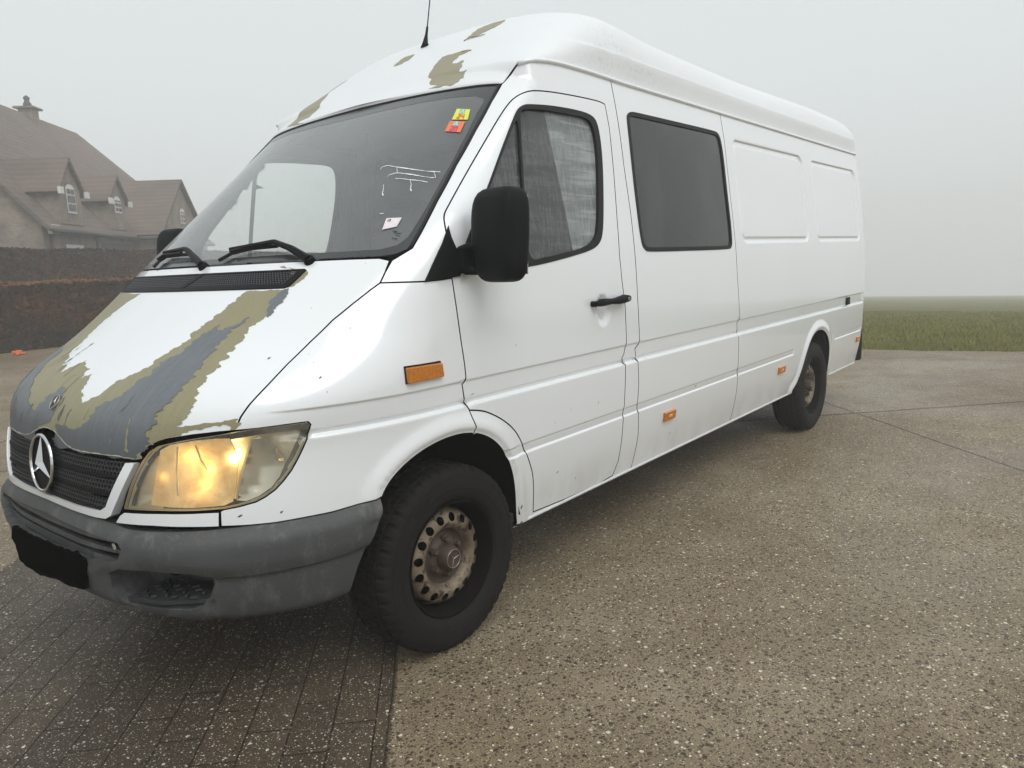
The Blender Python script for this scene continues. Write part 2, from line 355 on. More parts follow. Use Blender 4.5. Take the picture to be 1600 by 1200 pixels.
# roof
GZ = 2.205
def roof_top(x): return curve([.50, .64, .78, .96, 1.15, 1.35, 1.6, 2.0, 3.0, 5.2, 5.40, 5.50], [2.105, 2.200, 2.312, 2.448, 2.547, 2.594, 2.602, 2.596, 2.590, 2.600, 2.59, 2.54], x)
def roof_n(x): return curve([.50, .75, .96, 1.2, 1.4, 1.8, 2.4, 3.2, 5.2], [1.9, 2.05, 2.5, 3.25, 3.5, 3.15, 3.0, 2.93, 3.1], x)
def make_roof_base():
    ub = [0, 15, 30, 38, 42, 45, 47.2, 49.25, 50.8, 52.8, 55, 59, 64, 77, 89]
    zb = [2.118, 2.113, 2.107, 2.103, 2.100, 2.096, 2.091, 2.138, 2.175, 2.184, 2.190, 2.203, 2.209, 2.211, 2.208]
    uu = np.concatenate([np.linspace(0, 42, 22), np.linspace(43, 60, 24), np.linspace(62, 89, 12), 90+(np.linspace(1.45, 5.42, 34)-XP)/KU, 90+(np.linspace(5.44, 5.499, 8)-XP)/KU])
    zz = np.interp(uu, ub+[92], zb+[2.205])
    return skin0(uu, zz)
ROOFB = []                                     # base curve points (x, y, z) centre front -> rear
def roof_base(s):
    B = np.asarray(ROOFB); t = np.linspace(0, 1, len(B))*(len(B)-1)
    return np.stack([np.interp(s, t, B[:, k]) for k in range(3)], -1)
def roof(s, a):
    s = np.asarray(s, float)*np.ones_like(np.asarray(a, float)); a = np.asarray(a, float)*np.ones_like(s)
    sg = np.where(a > 90, -1., 1.); aa = np.where(a > 90, 180-a, a)     # a: 0 left edge, 90 centre line, 180 right edge
    B = roof_base(s); x = B[..., 0]; T = np.maximum(roof_top(x), B[..., 2]); n = roof_n(x)
    c = np.maximum(np.cos(np.radians(aa)), 1e-9); q = np.maximum(np.sin(np.radians(aa)), 1e-9)
    yy = B[..., 1]*c**(2/n); zz = B[..., 2]+(T-B[..., 2])*q**(2/n)
    st = smooth(.9, 1.25, x)*(1-smooth(5.3, 5.45, x))
    yy = yy+(.016*smooth(2.329, 2.336, zz)*(1-smooth(2.40, 2.55, zz))-.006*smooth(2.24, 2.326, zz)*(1-smooth(2.327, 2.336, zz)))*st
    return np.stack([x, yy*sg, zz], -1)
ROOFB = make_roof_base()
# ---------------------------------------------------------------- panel outlines on those surfaces: (u, z) on the skin, (s, a) on the roof
OL = {
 'res': [[(25.312,1.7575),(25.47,1.7677),(26.238,1.7712),(27.26,1.7661),(30.568,1.7486),(32.721,1.7368),(33.937,1.7323),(35.509,1.7275)],[(27.133,1.7248),(27.461,1.7318),(28.169,1.7355),(29.483,1.7327),(31.319,1.7241),(32.882,1.7138),(34.645,1.7062)],[(28.241,1.7613),(28.612,1.7345)],[(34.528,1.7314),(34.834,1.7059)],[(28.67,1.714),(30.165,1.7086),(32.013,1.7003),(33.789,1.69)],[(31.102,1.7043),(31.424,1.679),(31.591,1.6591)],[(26.996,1.6922),(27.271,1.6669),(27.521,1.6493)],[(27.947,1.5822),(28.493,1.5813)]],
 'wsmark': [[(30.316,1.5176),(30.894,1.5146)],[(30.531,1.5107),(31.491,1.5072)],[(30.741,1.5038),(31.395,1.4986)],[(30.573,1.4953),(30.545,1.4888)],[(30.806,1.495),(30.777,1.4885)],[(31.054,1.4925),(30.945,1.4861)]],
 'bulb1': [(20.577,0.8611)],
 'bulb2': [(18.763,0.8357)],
 'bulb3': [(23.343,0.8542)],
 'wiperL': [(20.972,1.425),(18.301,1.4518),(14.792,1.4784),(6.258,1.4712),(5.135,1.4404),(6.652,1.4638),(10.05,1.4757),(14.792,1.4784)],
 'wiperR': [(2.074,1.425),(-3.966,1.4709),(-5.466,1.4798),(-14.45,1.4841),(-13.561,1.4323),(-13.831,1.4553),(-13.051,1.4725),(-4.596,1.474)],
 'lampline': [[(16.674,0.9062),(16.594,0.8395),(16.734,0.7642)],[(21.838,0.9114),(21.395,0.8631),(20.994,0.8087),(20.734,0.7428)],[(18.043,0.9083),(18.376,0.8644),(18.806,0.8356)]],
 'chips': [(54.807,0.5059,0.016,0.007),(61.218,0.4389,0.01,0.006),(69.34,0.7571,0.006,0.008),(58.91,0.7649,0.005,0.007),(64.124,0.689,0.006,0.005),(79.861,0.3761,0.008,0.007),(77.585,0.3861,0.007,0.004),(39.123,0.9329,0.012,0.004),(128.741,0.6727,0.03,0.01),(112.79,0.4563,0.05,0.004),(45.575,0.4265,0.008,0.018),(45.557,0.3515,0.012,0.008),(26.193,1.0742,0.006,0.006),(21.638,1.1368,0.006,0.006),(23.459,0.6878,0.006,0.006),(20.943,0.6946,0.007,0.007),(94.467,0.9006,0.006,0.006),(54.224,0.7313,0.005,0.005)],
 'peel_a': [(25.865,144.514),(31.669,140.313),(41.342,138.004),(45.693,133.07),(47.005,124.247),(46.837,128.845),(46.323,133.348),(41.668,127.831),(37.081,125.446),(32.109,123.548),(29.41,125.544),(23.625,126.93),(14.778,163.41)],
 'peel_b': [(45.171,94.367),(46.383,94.093),(46.763,92.701),(46.766,90.212),(46.2,89.635),(45.582,90.026),(45.178,91.137)],
 'peel_c': [(18.076,40.28),(24.879,56.106),(28.672,60.981),(29.444,61.505),(30.98,64.593),(32.702,66.64),(35.617,68.448),(37.818,69.804),(41.032,71.699),(43.076,72.337),(43.555,70.695),(43.383,68.502),(43.838,66.517),(44.339,64.56),(43.637,60.419),(42.658,61.499),(41.918,63.738),(40.299,62.461),(39.659,63.345),(38.072,61.814),(37.833,59.169),(38.936,57.685),(36.843,55.807),(34.11,51.962),(32.363,50.955),(31.357,50.284),(30.944,47.316),(31.588,46.143),(29.882,44.669),(28.213,42.219),(28.077,43.847),(24.76,39.386),(21.192,34.594),(18.642,22.352),(19.651,35.286),(18.038,29.159),(18.013,35.124)],
 'peel_d': [(46.865,72.055),(47.463,72.553),(48.169,73.366),(49.399,75.4),(50.234,75.539),(51.307,75.027),(51.792,71.074),(50.149,67.399),(49.259,66.486),(48.446,67.311),(47.705,68.091),(47.43,70.776)],
 'ant': [(51.61,94.21)],
 'crack1': [(43.42,64.249),(44.006,62.675),(43.577,60.043)],
 'crack2': [(46.865,72.055),(47.169,70.396),(47.273,67.079),(47.498,64.993)],
 'plateyz': [(0.2565,0.5492),(0.22,0.5468),(0.1703,0.5485),(0.1045,0.549),(0.0112,0.5533),(-0.0775,0.5562),(-0.1595,0.5584),(-0.2274,0.5582),(-0.2483,0.5544),(-0.2701,0.5686),(-0.2823,0.5619),(-0.3269,0.5532),(-0.3153,0.5038),(-0.3132,0.454),(-0.2561,0.4481),(-0.1527,0.445),(-0.0427,0.4326),(0.0609,0.4238),(0.1671,0.4223),(0.2305,0.4316),(0.2473,0.4663),(0.2581,0.4855),(0.2921,0.4953)],
 'hoodline': [(13.369,0.8674),(13.9,0.8887),(14.481,0.9079),(15.199,0.9214),(15.99,0.9298),(17.942,0.9402),(19.734,0.9448),(20.674,0.9457),(21.065,0.962),(21.257,0.9832),(21.721,1.0167),(22.612,1.0682),(23.432,1.1201),(24.571,1.1774),(26.015,1.2381),(27.623,1.2857),(29.172,1.327),(29.996,1.3459),(30.392,1.3799),(30.716,1.4145)],
 'hoodfrontL': [(0.638,0.9013),(1.796,0.866),(3.486,0.8666),(5.842,0.8692),(10.059,0.8722),(13.369,0.8674)],
 'headlight': [(12.21,0.7204),(12.569,0.7597),(12.875,0.7924),(13.37,0.8323),(13.844,0.8643),(14.531,0.8949),(15.303,0.9121),(16.642,0.923),(17.89,0.9301),(19.726,0.9374),(20.879,0.9422),(22.248,0.9462),(23.874,0.9477),(25.088,0.9475),(25.576,0.9473),(25.715,0.9384),(25.457,0.9078),(25.032,0.8744),(24.601,0.8398),(24.161,0.808),(23.66,0.7808),(23.133,0.7579),(22.538,0.7412),(21.947,0.73),(20.963,0.7228),(19.964,0.7186),(18.301,0.719),(15.516,0.7219)],
 'hl_amber': [(14.573,0.7378),(14.947,0.8305),(15.238,0.8953),(16.084,0.9121),(17.927,0.9216),(19.49,0.9239),(20.42,0.921),(20.705,0.8854),(20.85,0.8467),(20.707,0.7914),(20.493,0.7366),(19.968,0.7279),(17.869,0.7275),(16.019,0.7313)],
 'hl_turn': [(20.733,0.7391),(21.202,0.8264),(21.843,0.9133),(22.39,0.9204),(22.958,0.9077),(23.481,0.8808),(23.775,0.8495),(23.783,0.8243),(23.475,0.7937),(22.943,0.765),(22.15,0.7438),(21.362,0.7337)],
 'Aline': [(37.241,1.3499),(37.566,1.2488),(37.876,1.1367),(38.158,1.0451),(38.225,0.9991),(38.121,0.9838),(37.883,0.9763),(38.033,0.9362),(38.186,0.8956),(38.392,0.8823),(38.636,0.8451),(38.898,0.8144),(38.676,0.7828)],
 'fender_top': [(29.996,1.3459),(32.18,1.3445),(34.348,1.3429),(36.162,1.3457),(37.241,1.3499)],
 'archF': [(29.952,0.6657),(30.269,0.6814),(31.349,0.7339),(32.848,0.7767),(35.24,0.8009),(37.996,0.7964),(40.178,0.7743),(41.965,0.7243),(43.208,0.6626),(44.213,0.5818),(44.711,0.485),(45.013,0.3299)],
 'archR': [(230.842,0.3607),(235.773,0.4261),(238.306,0.5179),(240.257,0.6013),(243.699,0.6915),(251.124,0.7465),(261.385,0.7589),(269.819,0.7193),(275.673,0.6311),(277.692,0.5323),(280.544,0.4189),(282.335,0.3494)],
 'bumpTop': [(19.72,0.6687),(21.493,0.6623),(23.031,0.6581),(24.774,0.6574),(26.572,0.6561),(28.269,0.6609),(29.952,0.6657)],
 'hl_strip': [(12.334,0.7132),(11.838,0.7016),(11.278,0.6757),(14.957,0.678),(17.833,0.6733),(19.64,0.6691),(19.677,0.7124),(17.864,0.7145),(15.514,0.7163)],
 'bumpOut': [(29.948,0.6636),(29.629,0.6238),(29.211,0.5789),(28.634,0.5248),(27.741,0.4525),(26.797,0.3656),(26.177,0.3128)],
 'doorF': [(38.388,0.88),(39.338,0.8725),(40.608,0.8581),(42.946,0.8117),(45.062,0.7539),(46.425,0.6843),(47.671,0.6077),(48.642,0.5243),(48.603,0.367)],
 'doorbot': [(48.603,0.367),(57.339,0.3566),(70.515,0.3505),(79.382,0.3616)],
 'doorB': [(79.382,0.3616),(81.504,0.4287),(81.857,0.5251),(81.838,0.6427),(81.977,0.6829),(82.431,0.805),(82.634,0.8959),(81.484,0.9288),(82.535,0.9506),(83.279,0.9852),(83.092,1.1647),(81.895,1.2835),(81.291,1.3999),(81.701,1.5726),(82.642,1.7737),(83.042,1.9735),(82.486,2.0777)],
 'doorTop': [(82.486,2.0777),(79.569,2.0857),(68.498,2.0821),(58.705,2.0733),(52.904,2.0593),(49.89,2.0367),(47.705,2.0034),(44.793,1.9223),(41.075,1.7907),(38.564,1.6826),(36.907,1.5959),(36.391,1.5642),(36.595,1.5281),(36.913,1.4884),(37.041,1.4558),(37.282,1.4233),(37.241,1.3499)],
 'doorwin': [(38.544,1.4397),(40.175,1.5437),(42.841,1.6954),(45.495,1.8321),(48.147,1.9442),(49.137,1.9767),(50.332,1.994),(51.86,2.0027),(58.205,2.0173),(67.714,2.0233),(73.939,2.0179),(76.729,1.9958),(77.616,1.9221),(77.327,1.796),(75.62,1.6267),(74.011,1.5005),(72.181,1.4561),(68.69,1.4293),(60.246,1.4031),(51.164,1.3759),(49.128,1.3728),(41.567,1.3467),(38.146,1.3788)],
 'doorglass': [(49.057,1.3948),(49.182,1.5846),(49.334,1.8281),(49.525,1.9564),(50.503,1.9788),(56.014,1.9905),(64.807,1.9951),(71.561,1.9965),(74.52,1.9721),(75.306,1.8629),(73.829,1.6812),(71.821,1.5142),(69.79,1.4702),(66.218,1.4436),(58.282,1.4197),(52.842,1.4071)],
 'quarter': [(40.326,1.5325),(43.114,1.6839),(46.079,1.8328),(48.562,1.9293),(48.929,1.9249),(48.748,1.754),(48.765,1.5843),(48.402,1.4026),(44.778,1.4172),(40.854,1.4427)],
 'wsOut': [(30.636,1.4167),(32.731,1.4539),(33.616,1.5089),(35.189,1.616),(37.58,1.7502),(40.724,1.8853),(44.067,2.0079),(46.836,2.0916),(42.567,2.0985),(32.375,2.1068),(18.674,2.11),(3.809,2.1159),(-12.509,2.1146),(-28.515,2.1083),(-44.219,2.1142),(-44.286,2.0683)],
 'wsIn': [(26.756,1.4555),(29.814,1.4556),(31.58,1.4681),(32.551,1.4949),(33.843,1.5804),(35.799,1.6973),(38.525,1.8344),(41.476,1.9687),(43.203,2.0343),(42.349,2.0461),(38.221,2.0564),(33.04,2.0619),(24.259,2.0631),(15.164,2.0626),(4.574,2.0604),(-9.478,2.0522)],
 'sticker1': [(37.566,1.9939),(40.277,1.9833),(39.756,1.9373),(36.705,1.9445)],
 'sticker2': [(36.349,1.9395),(39.281,1.9297),(38.382,1.8835),(35.58,1.8949)],
 'sticker3': [(29.148,1.5619),(31.173,1.5611),(30.771,1.5302),(28.987,1.5217)],
 'pillbox': [(34.347,1.3408),(36.262,1.4672),(36.978,1.5279),(37.35,1.4838),(37.817,1.4489),(38.544,1.4397),(38.103,1.3526)],
 'swin': [(93.398,2.0358),(94.616,2.0619),(97.049,2.076),(102.221,2.0778),(126.692,2.0822),(153.192,2.0864),(156.671,2.078),(158.213,2.0294),(158.177,1.7434),(158.541,1.4658),(157.532,1.4214),(154.662,1.4109),(125.463,1.4113),(98.229,1.4124),(95.64,1.4192),(93.395,1.456),(92.792,1.6654)],
 'lineC': [(88.545,2.0409),(88.77,1.8091),(89.426,1.6044),(89.619,1.4416),(89.976,1.2167),(90.505,1.033),(90.404,0.9776),(88.549,0.9596),(89.226,0.9119),(89.579,0.8956),(89.998,0.785),(89.554,0.6849),(90.411,0.6406),(91.562,0.5224),(91.191,0.4168),(90.42,0.342)],
 'lineD': [(161.699,2.2019),(160.556,1.893),(160.866,1.5592),(161.736,1.258),(163.871,0.9947),(162.133,0.9739),(162.865,0.9028),(163.301,0.7921),(163.526,0.6845),(164.546,0.5489),(164.448,0.4589),(163.928,0.3708)],
 'wb1': [(167.394,2.0666),(243.675,2.0641),(243.456,1.4545),(167.571,1.446)],
 'wb2': [(254.591,2.0505),(325.335,2.0536),(330.147,1.4523),(256.055,1.4485)],
 'marker_f': [(105.686,0.599),(114.463,0.5855),(114.781,0.535),(106.354,0.5488)],
 'marker_m': [(206.196,0.602),(214.832,0.5912),(215.397,0.5392),(207.59,0.5445)],
 'marker_r': [(326.929,0.598),(328.538,0.5544)],
 'indicator': [(32.465,1.0716),(35.54,1.0704),(35.645,1.0215),(32.561,1.0193)],
 'handle': [(66.665,1.2282),(82.313,1.2275),(81.81,1.184),(66.784,1.1894)],
 'vent': [(17.364,1.3997),(16.022,1.3454),(15.751,1.3395),(-11.028,1.3407),(-13.758,1.3999)],
 'khakiR': [(16.99,1.4127),(17.554,1.4163),(18.459,1.4069),(19.401,1.3831),(19.703,1.3623),(20.258,1.3477),(19.399,1.3286),(18.756,1.3016),(19.258,1.2858),(19.226,1.2667),(19.108,1.2555),(18.651,1.2409),(18.096,1.2283),(18.201,1.2118),(17.915,1.2065),(18.053,1.192),(17.897,1.1797),(17.962,1.1624),(17.49,1.1541),(17.77,1.1371),(17.478,1.1257),(17.642,1.1109),(17.296,1.0997),(17.503,1.0803),(17.244,1.0724),(17.039,1.0644),(17.274,1.0563),(17.263,1.0435),(17.596,1.0271),(17.368,1.0141),(17.377,0.994),(17.072,0.9804),(16.693,0.9648),(17.909,0.9674),(19.278,0.9723),(20.238,0.9772),(21.05,0.9802),(21.105,0.9692),(20.845,0.9479),(20.677,0.9485),(20.599,0.9598),(20.385,0.9641),(20.168,0.9666),(19.868,0.9601),(19.514,0.9646),(19.074,0.9601),(18.628,0.9537),(18.166,0.9563),(17.705,0.9478),(17.228,0.9465),(16.744,0.9377),(16.091,0.9343),(15.467,0.927),(14.928,0.9194),(14.482,0.9098),(14.133,0.8945),(13.781,0.881),(13.429,0.8693)],
 'whiteC': [(14.477,1.3364),(14.278,1.3205),(13.974,1.3028),(13.536,1.2971),(13.226,1.2855),(12.61,1.2605),(12.167,1.2415),(12.008,1.2227),(11.501,1.2152),(11.416,1.204),(11.28,1.1821),(10.977,1.1694),(10.603,1.1534),(10.338,1.1463),(9.995,1.1271),(9.479,1.1113),(8.953,1.0988),(8.773,1.0935),(8.32,1.0895),(8.223,1.0826),(7.666,1.0801),(7.276,1.0726),(7.139,1.0604),(6.981,1.0499),(6.793,1.0391),(6.321,1.0312),(5.691,1.0209),(5.065,1.0086),(4.422,1.0177),(4.182,1.0297),(3.192,1.0381),(3.036,1.0468),(2.737,1.0551),(2.526,1.0691),(2.133,1.0846),(1.315,1.0795),(0.61,1.0726),(0.425,1.0852),(0.591,1.0966),(-0.332,1.1006),(-1.133,1.1031),(-1.349,1.1103),(-2.264,1.1185),(-2.692,1.1102),(-3.262,1.1015),(-3.794,1.089),(-4.182,1.0728),(-4.772,1.0872),(-5.121,1.1003),(-6.329,1.0981),(-6.687,1.1075),(-6.745,1.1174),(-8.143,1.1293),(-8.887,1.1405),(-8.844,1.1594),(-9.038,1.1826),(-10.215,1.2053),(-10.327,1.2254),(-10.399,1.2433),(-10.253,1.2639),(-10.02,1.2801),(-9.579,1.2987),(-8.671,1.3173),(-8.012,1.3359),(5.062,1.3372)],
 'khakiL': [(-10.952,1.336),(-11.759,1.3169),(-12.716,1.2858),(-14.7,1.2369),(-15.131,1.1871),(-13.042,1.1481),(-14.577,1.1095),(-13.736,1.066),(-13.517,1.0135),(-12.786,0.9502),(-11.613,0.8748)],
 'greyMain': [(17.257,1.2567),(16.69,1.2495),(16.336,1.2348),(15.627,1.2276),(15.286,1.2185),(14.378,1.2224),(14.357,1.2354),(13.744,1.2244),(13.533,1.2115),(12.986,1.1969),(12.481,1.1842),(12.306,1.1646),(11.936,1.1489),(11.348,1.1383),(11.246,1.1196),(10.826,1.1075),(10.629,1.089),(10.273,1.0787),(10.26,1.0605),(10.038,1.0519),(9.66,1.0379),(9.203,1.0337),(9.261,1.0203),(8.484,1.0238),(8.07,1.0143),(7.807,0.9908),(7.057,0.9796),(6.886,0.9606),(6.024,0.9445),(4.64,0.9336),(3.477,0.9391),(1.782,0.9387),(1.836,0.9186),(1.547,0.8969),(1.34,0.8794),(1.924,0.8676),(3.486,0.8666),(5.842,0.8692),(10.059,0.8722),(12.877,0.8684),(13.486,0.8769),(13.901,0.8924),(14.138,0.9095),(14.476,0.9283),(14.222,0.9409),(14.076,0.9499),(14.463,0.9556),(14.705,0.9647),(14.653,0.9856),(14.95,1.0078),(15.157,1.0194),(15.464,1.0276),(15.52,1.0438),(15.793,1.0567),(15.663,1.0727),(15.827,1.0839),(15.733,1.1032),(16.084,1.1162),(15.733,1.1411),(15.966,1.1546),(15.628,1.1736),(15.94,1.184),(15.943,1.2037),(16.401,1.2108),(16.814,1.2308)],
 'greyLeft': [(-3.189,0.8656),(-5.473,0.8662),(-11.512,0.8713),(-12.351,0.9041),(-12.793,0.9597),(-13.186,0.9933),(-13.568,1.0162),(-13.817,1.0527),(-15.178,1.0835),(-15.365,1.1143),(-16.722,1.1469),(-11.646,1.1292),(-11.812,1.1075),(-10.774,1.0806),(-9.804,1.0561),(-8.178,1.0337),(-7.872,1.014),(-6.519,0.9973),(-5.516,0.9796),(-4.56,0.9659),(-3.498,0.9548),(-3.505,0.9735),(-2.913,0.9876),(-2.773,1.008),(-1.947,1.02),(-1.418,1.0347),(-0.756,1.0419),(-0.041,1.0398),(0.246,1.0311),(0.5,1.0091),(0.412,0.9838),(0.393,0.9699),(0.386,0.9579),(0.319,0.9455),(0.046,0.9342),(-1.125,0.9235),(-2.196,0.9109),(-2.695,0.8916)],
 'greyStreak': [(19.401,1.2515),(19.727,1.2701),(20.103,1.2947),(20.161,1.318),(19.905,1.338),(19.391,1.3326),(19.027,1.3171),(18.619,1.3076)],
 'step': [(10.602,0.5237),(12.005,0.5443),(14.75,0.5509),(17.63,0.5413),(18.992,0.5247),(19.065,0.4977),(18.592,0.461),(17.859,0.4314),(16.931,0.4191),(14.496,0.4266),(11.04,0.4304),(10.473,0.4743)],
 'bumpseam': [(19.268,0.5213),(20.454,0.5161),(21.617,0.5149),(23.149,0.5139),(24.688,0.5122),(26.482,0.5132),(28.172,0.5163)],
 'slotT': [(-10.842,0.5831),(-2.674,0.6039),(4.13,0.6043),(8.977,0.607),(8.674,0.5929),(4.088,0.5852),(-2.734,0.5788),(-10.246,0.564)],
 'slotB': [(-9.208,0.5488),(-1.35,0.558),(4.046,0.5681),(9.566,0.589),(8.416,0.5609),(3.263,0.5318),(-2.283,0.5211),(-8.053,0.5249)],
 'slotRec': [(-11.779,0.5985),(-2.638,0.6176),(5.37,0.6198),(9.959,0.6192),(10.078,0.5923),(9.156,0.5623),(5.097,0.5302),(-1.688,0.5076),(-8.39,0.5022),(-10.59,0.5363)],
 'belt_end': [(26.089,0.8725)],
 'plate': [(-10.784,0.4992),(-0.778,0.5312),(5.747,0.5441),(4.049,0.403),(-3.506,0.3505),(-7.618,0.3533),(-9.58,0.4292)],
 'grilleInR': [(12.58,0.8548),(9.96,0.7084)],
 'grilleOutR': [(13.497,0.8602),(10.622,0.6862)],
 'grilleBot': [(10.205,0.6801),(1.886,0.6819),(-9.927,0.6874)],
 'hoodbadge': [(0.442,1.0013)],
 'star': [(-0.593,0.801)],
}
# ---------------------------------------------------------------- mesh helpers
def tag(o, label=None, cat=None, group=None, kind=None):
    for k, v in (('label', label), ('category', cat), ('group', group), ('kind', kind)):
        if v: o[k] = v
    return o
def empty(name, loc=(0, 0, 0), parent=None):
    o = bpy.data.objects.new(name, None); COL.objects.link(o); o.location = loc; o.parent = parent; return o
def mesh_obj(name, V, F, mat, parent=None, smooth_=False, mats=None, mi=None, sharp=None):
    me = bpy.data.meshes.new(name); me.from_pydata([tuple(map(float, v)) for v in V], [], [tuple(int(i) for i in f) for f in F])
    for m in (mats or [mat]): me.materials.append(MATS[m])
    if mi is not None: me.polygons.foreach_set('material_index', np.asarray(mi, np.int32))
    if smooth_: me.polygons.foreach_set('use_smooth', np.ones(len(me.polygons), bool))
    me.validate(); me.update()
    if smooth_ and sharp: me.set_sharp_from_angle(angle=math.radians(sharp))
    o = bpy.data.objects.new(name, me); COL.objects.link(o); o.parent = parent; return o
class MB:
    def __init__(s): s.V = []; s.F = []; s.M = []
    def add(s, V, F, m=0):
        k = len(s.V); s.V += [tuple(v) for v in V]; s.F += [tuple(i+k for i in f) for f in F]; s.M += [m]*len(F)
    def box(s, c, d, m=0, R=None, taper=1):
        x, y, z = (v/2 for v in d); P = []
        for a, b, q in ((-1, -1, -1), (1, -1, -1), (1, 1, -1), (-1, 1, -1), (-1, -1, 1), (1, -1, 1), (1, 1, 1), (-1, 1, 1)):
            t = taper if q > 0 else 1
            v = Vector((a*x*t, b*y*t, q*z)); v = R @ v if R else v; P.append(tuple(v+Vector(c)))
        s.add(P, [(0, 3, 2, 1), (4, 5, 6, 7), (0, 1, 5, 4), (1, 2, 6, 5), (2, 3, 7, 6), (3, 0, 4, 7)], m)
    def tube(s, pts, r, n=8, m=0, cap=True):
        pts = [Vector(p) for p in pts]; rs = r if isinstance(r, (list, tuple)) else [r]*len(pts); k = len(s.V); up = Vector((0, 0, 1))
        for i, p in enumerate(pts):
            d = (pts[min(i+1, len(pts)-1)]-pts[max(i-1, 0)]).normalized()
            a = d.cross(up if abs(d.z) < .9 else Vector((1, 0, 0))).normalized(); b = d.cross(a)
            for j in range(n):
                th = 2*math.pi*j/n; s.V.append(tuple(p+(a*math.cos(th)+b*math.sin(th))*rs[i]))
        for i in range(len(pts)-1):
            for j in range(n):
                s.F.append((k+i*n+j, k+i*n+(j+1) % n, k+(i+1)*n+(j+1) % n, k+(i+1)*n+j)); s.M.append(m)
        if cap:
            s.F.append(tuple(k+j for j in range(n))[::-1]); s.F.append(tuple(k+(len(pts)-1)*n+j for j in range(n))); s.M += [m, m]
    def build(s, name, mat, parent=None, smooth_=False, mats=None, sharp=None, bevel=0):
        o = mesh_obj(name, s.V, s.F, mat, parent, smooth_, mats, s.M if mats else None, sharp)
        if bevel:
            b = o.modifiers.new('bevel', 'BEVEL'); b.width = bevel; b.segments = 3; b.limit_method = 'ANGLE'; b.harden_normals = True
            o.data.polygons.foreach_set('use_smooth', np.ones(len(o.data.polygons), bool))
        return o
def rings(name, prof, seg, mat, parent, mats=None, mfun=None, rfun=None, sharp=35):
    """lathe about y: prof = [(y, r)], y outward negative"""
    V = []; F = []; M = []
    for i, (y, r) in enumerate(prof):
        for j in range(seg):
            a = 2*math.pi*j/seg; rr = r if rfun is None else rfun(i, r, j); V.append((rr*math.cos(a), y, rr*math.sin(a)))
    for i in range(len(prof)-1):
        for j in range(seg):
            F.append((i*seg+j, i*seg+(j+1) % seg, (i+1)*seg+(j+1) % seg, (i+1)*seg+j)); M.append(mfun(i) if mfun else 0)
    return mesh_obj(name, V, F, mat, parent, True, mats, M if mats else None, sharp)
# ---------------------------------------------------------------- trimmed panels on the skin
def inside(px, pz, poly):
    c = np.zeros(len(px), bool); n = len(poly); j = n-1
    for i in range(n):
        xi, zi = poly[i]; xj, zj = poly[j]
        if zi != zj:
            m = ((zi > pz) != (zj > pz)) & (px < (xj-xi)*(pz-zi)/(zj-zi)+xi); c ^= m
        j = i
    return c
def densify(poly, step):
    o = []
    for i in range(len(poly)):
        a = np.array(poly[i]); b = np.array(poly[(i+1) % len(poly)]); L = np.linalg.norm(b-a); k = max(1, int(math.ceil(L/step)))
        o += [tuple(a+(b-a)*t/k) for t in range(k)]
    return o
def area(p): return .5*sum(p[i-1][0]*p[i][1]-p[i][0]*p[i-1][1] for i in range(len(p)))
def clean(p, e=1e-5):
    o = []
    for q in p:
        if not o or math.hypot(q[0]-o[-1][0], q[1]-o[-1][1]) > e: o.append(q)
    while len(o) > 2 and math.hypot(o[0][0]-o[-1][0], o[0][1]-o[-1][1]) < e: o.pop()
    return o
def seg_dist(px, pz, poly):
    d = np.full(len(px), 9.)
    for i in range(len(poly)):
        ax, az = poly[i-1]; bx, bz = poly[i]; L = (bx-ax)**2+(bz-az)**2+1e-14
        t = np.clip(((px-ax)*(bx-ax)+(pz-az)*(bz-az))/L, 0, 1); d = np.minimum(d, np.hypot(px-ax-t*(bx-ax), pz-az-t*(bz-az)))
    return d
SK = dict(f=skin, f0=skin0, su=KU, eu=.02, ev=.0008)                    # skin domain: metric w = u*KU
RF = dict(f=roof, f0=roof, su=.035, sv=.008, eu=.01, ev=.2)             # roof domain (s, a)
def shrink(poly, dom, g):
    """inset polygon (own units) by g metres on the surface"""
    P = np.array(poly, float); f = dom['f0']; e = .01
    A = f(P[:, 0]+e, P[:, 1])-f(P[:, 0]-e, P[:, 1]); B = f(P[:, 0], P[:, 1]+e*.1)-f(P[:, 0], P[:, 1]-e*.1)
    Ju = np.maximum(np.linalg.norm(A, axis=1)/(2*e), 1e-4); Jv = np.maximum(np.linalg.norm(B, axis=1)/(.2*e), 1e-4)
    s = 1 if area(poly) > 0 else -1; n = len(P); out = []
    for i in range(n):
        J = np.array([Ju[i], Jv[i]])
        d1 = (P[i]-P[i-1])*J; d2 = (P[(i+1) % n]-P[i])*J
        d1 /= np.linalg.norm(d1)+1e-12; d2 /= np.linalg.norm(d2)+1e-12
        n1 = np.array([-d1[1], d1[0]])*s; n2 = np.array([-d2[1], d2[0]])*s
        m = n1+n2; q = max(m @ m, .35); out.append(tuple(P[i]+m*(2*g/q)/J))
    return out
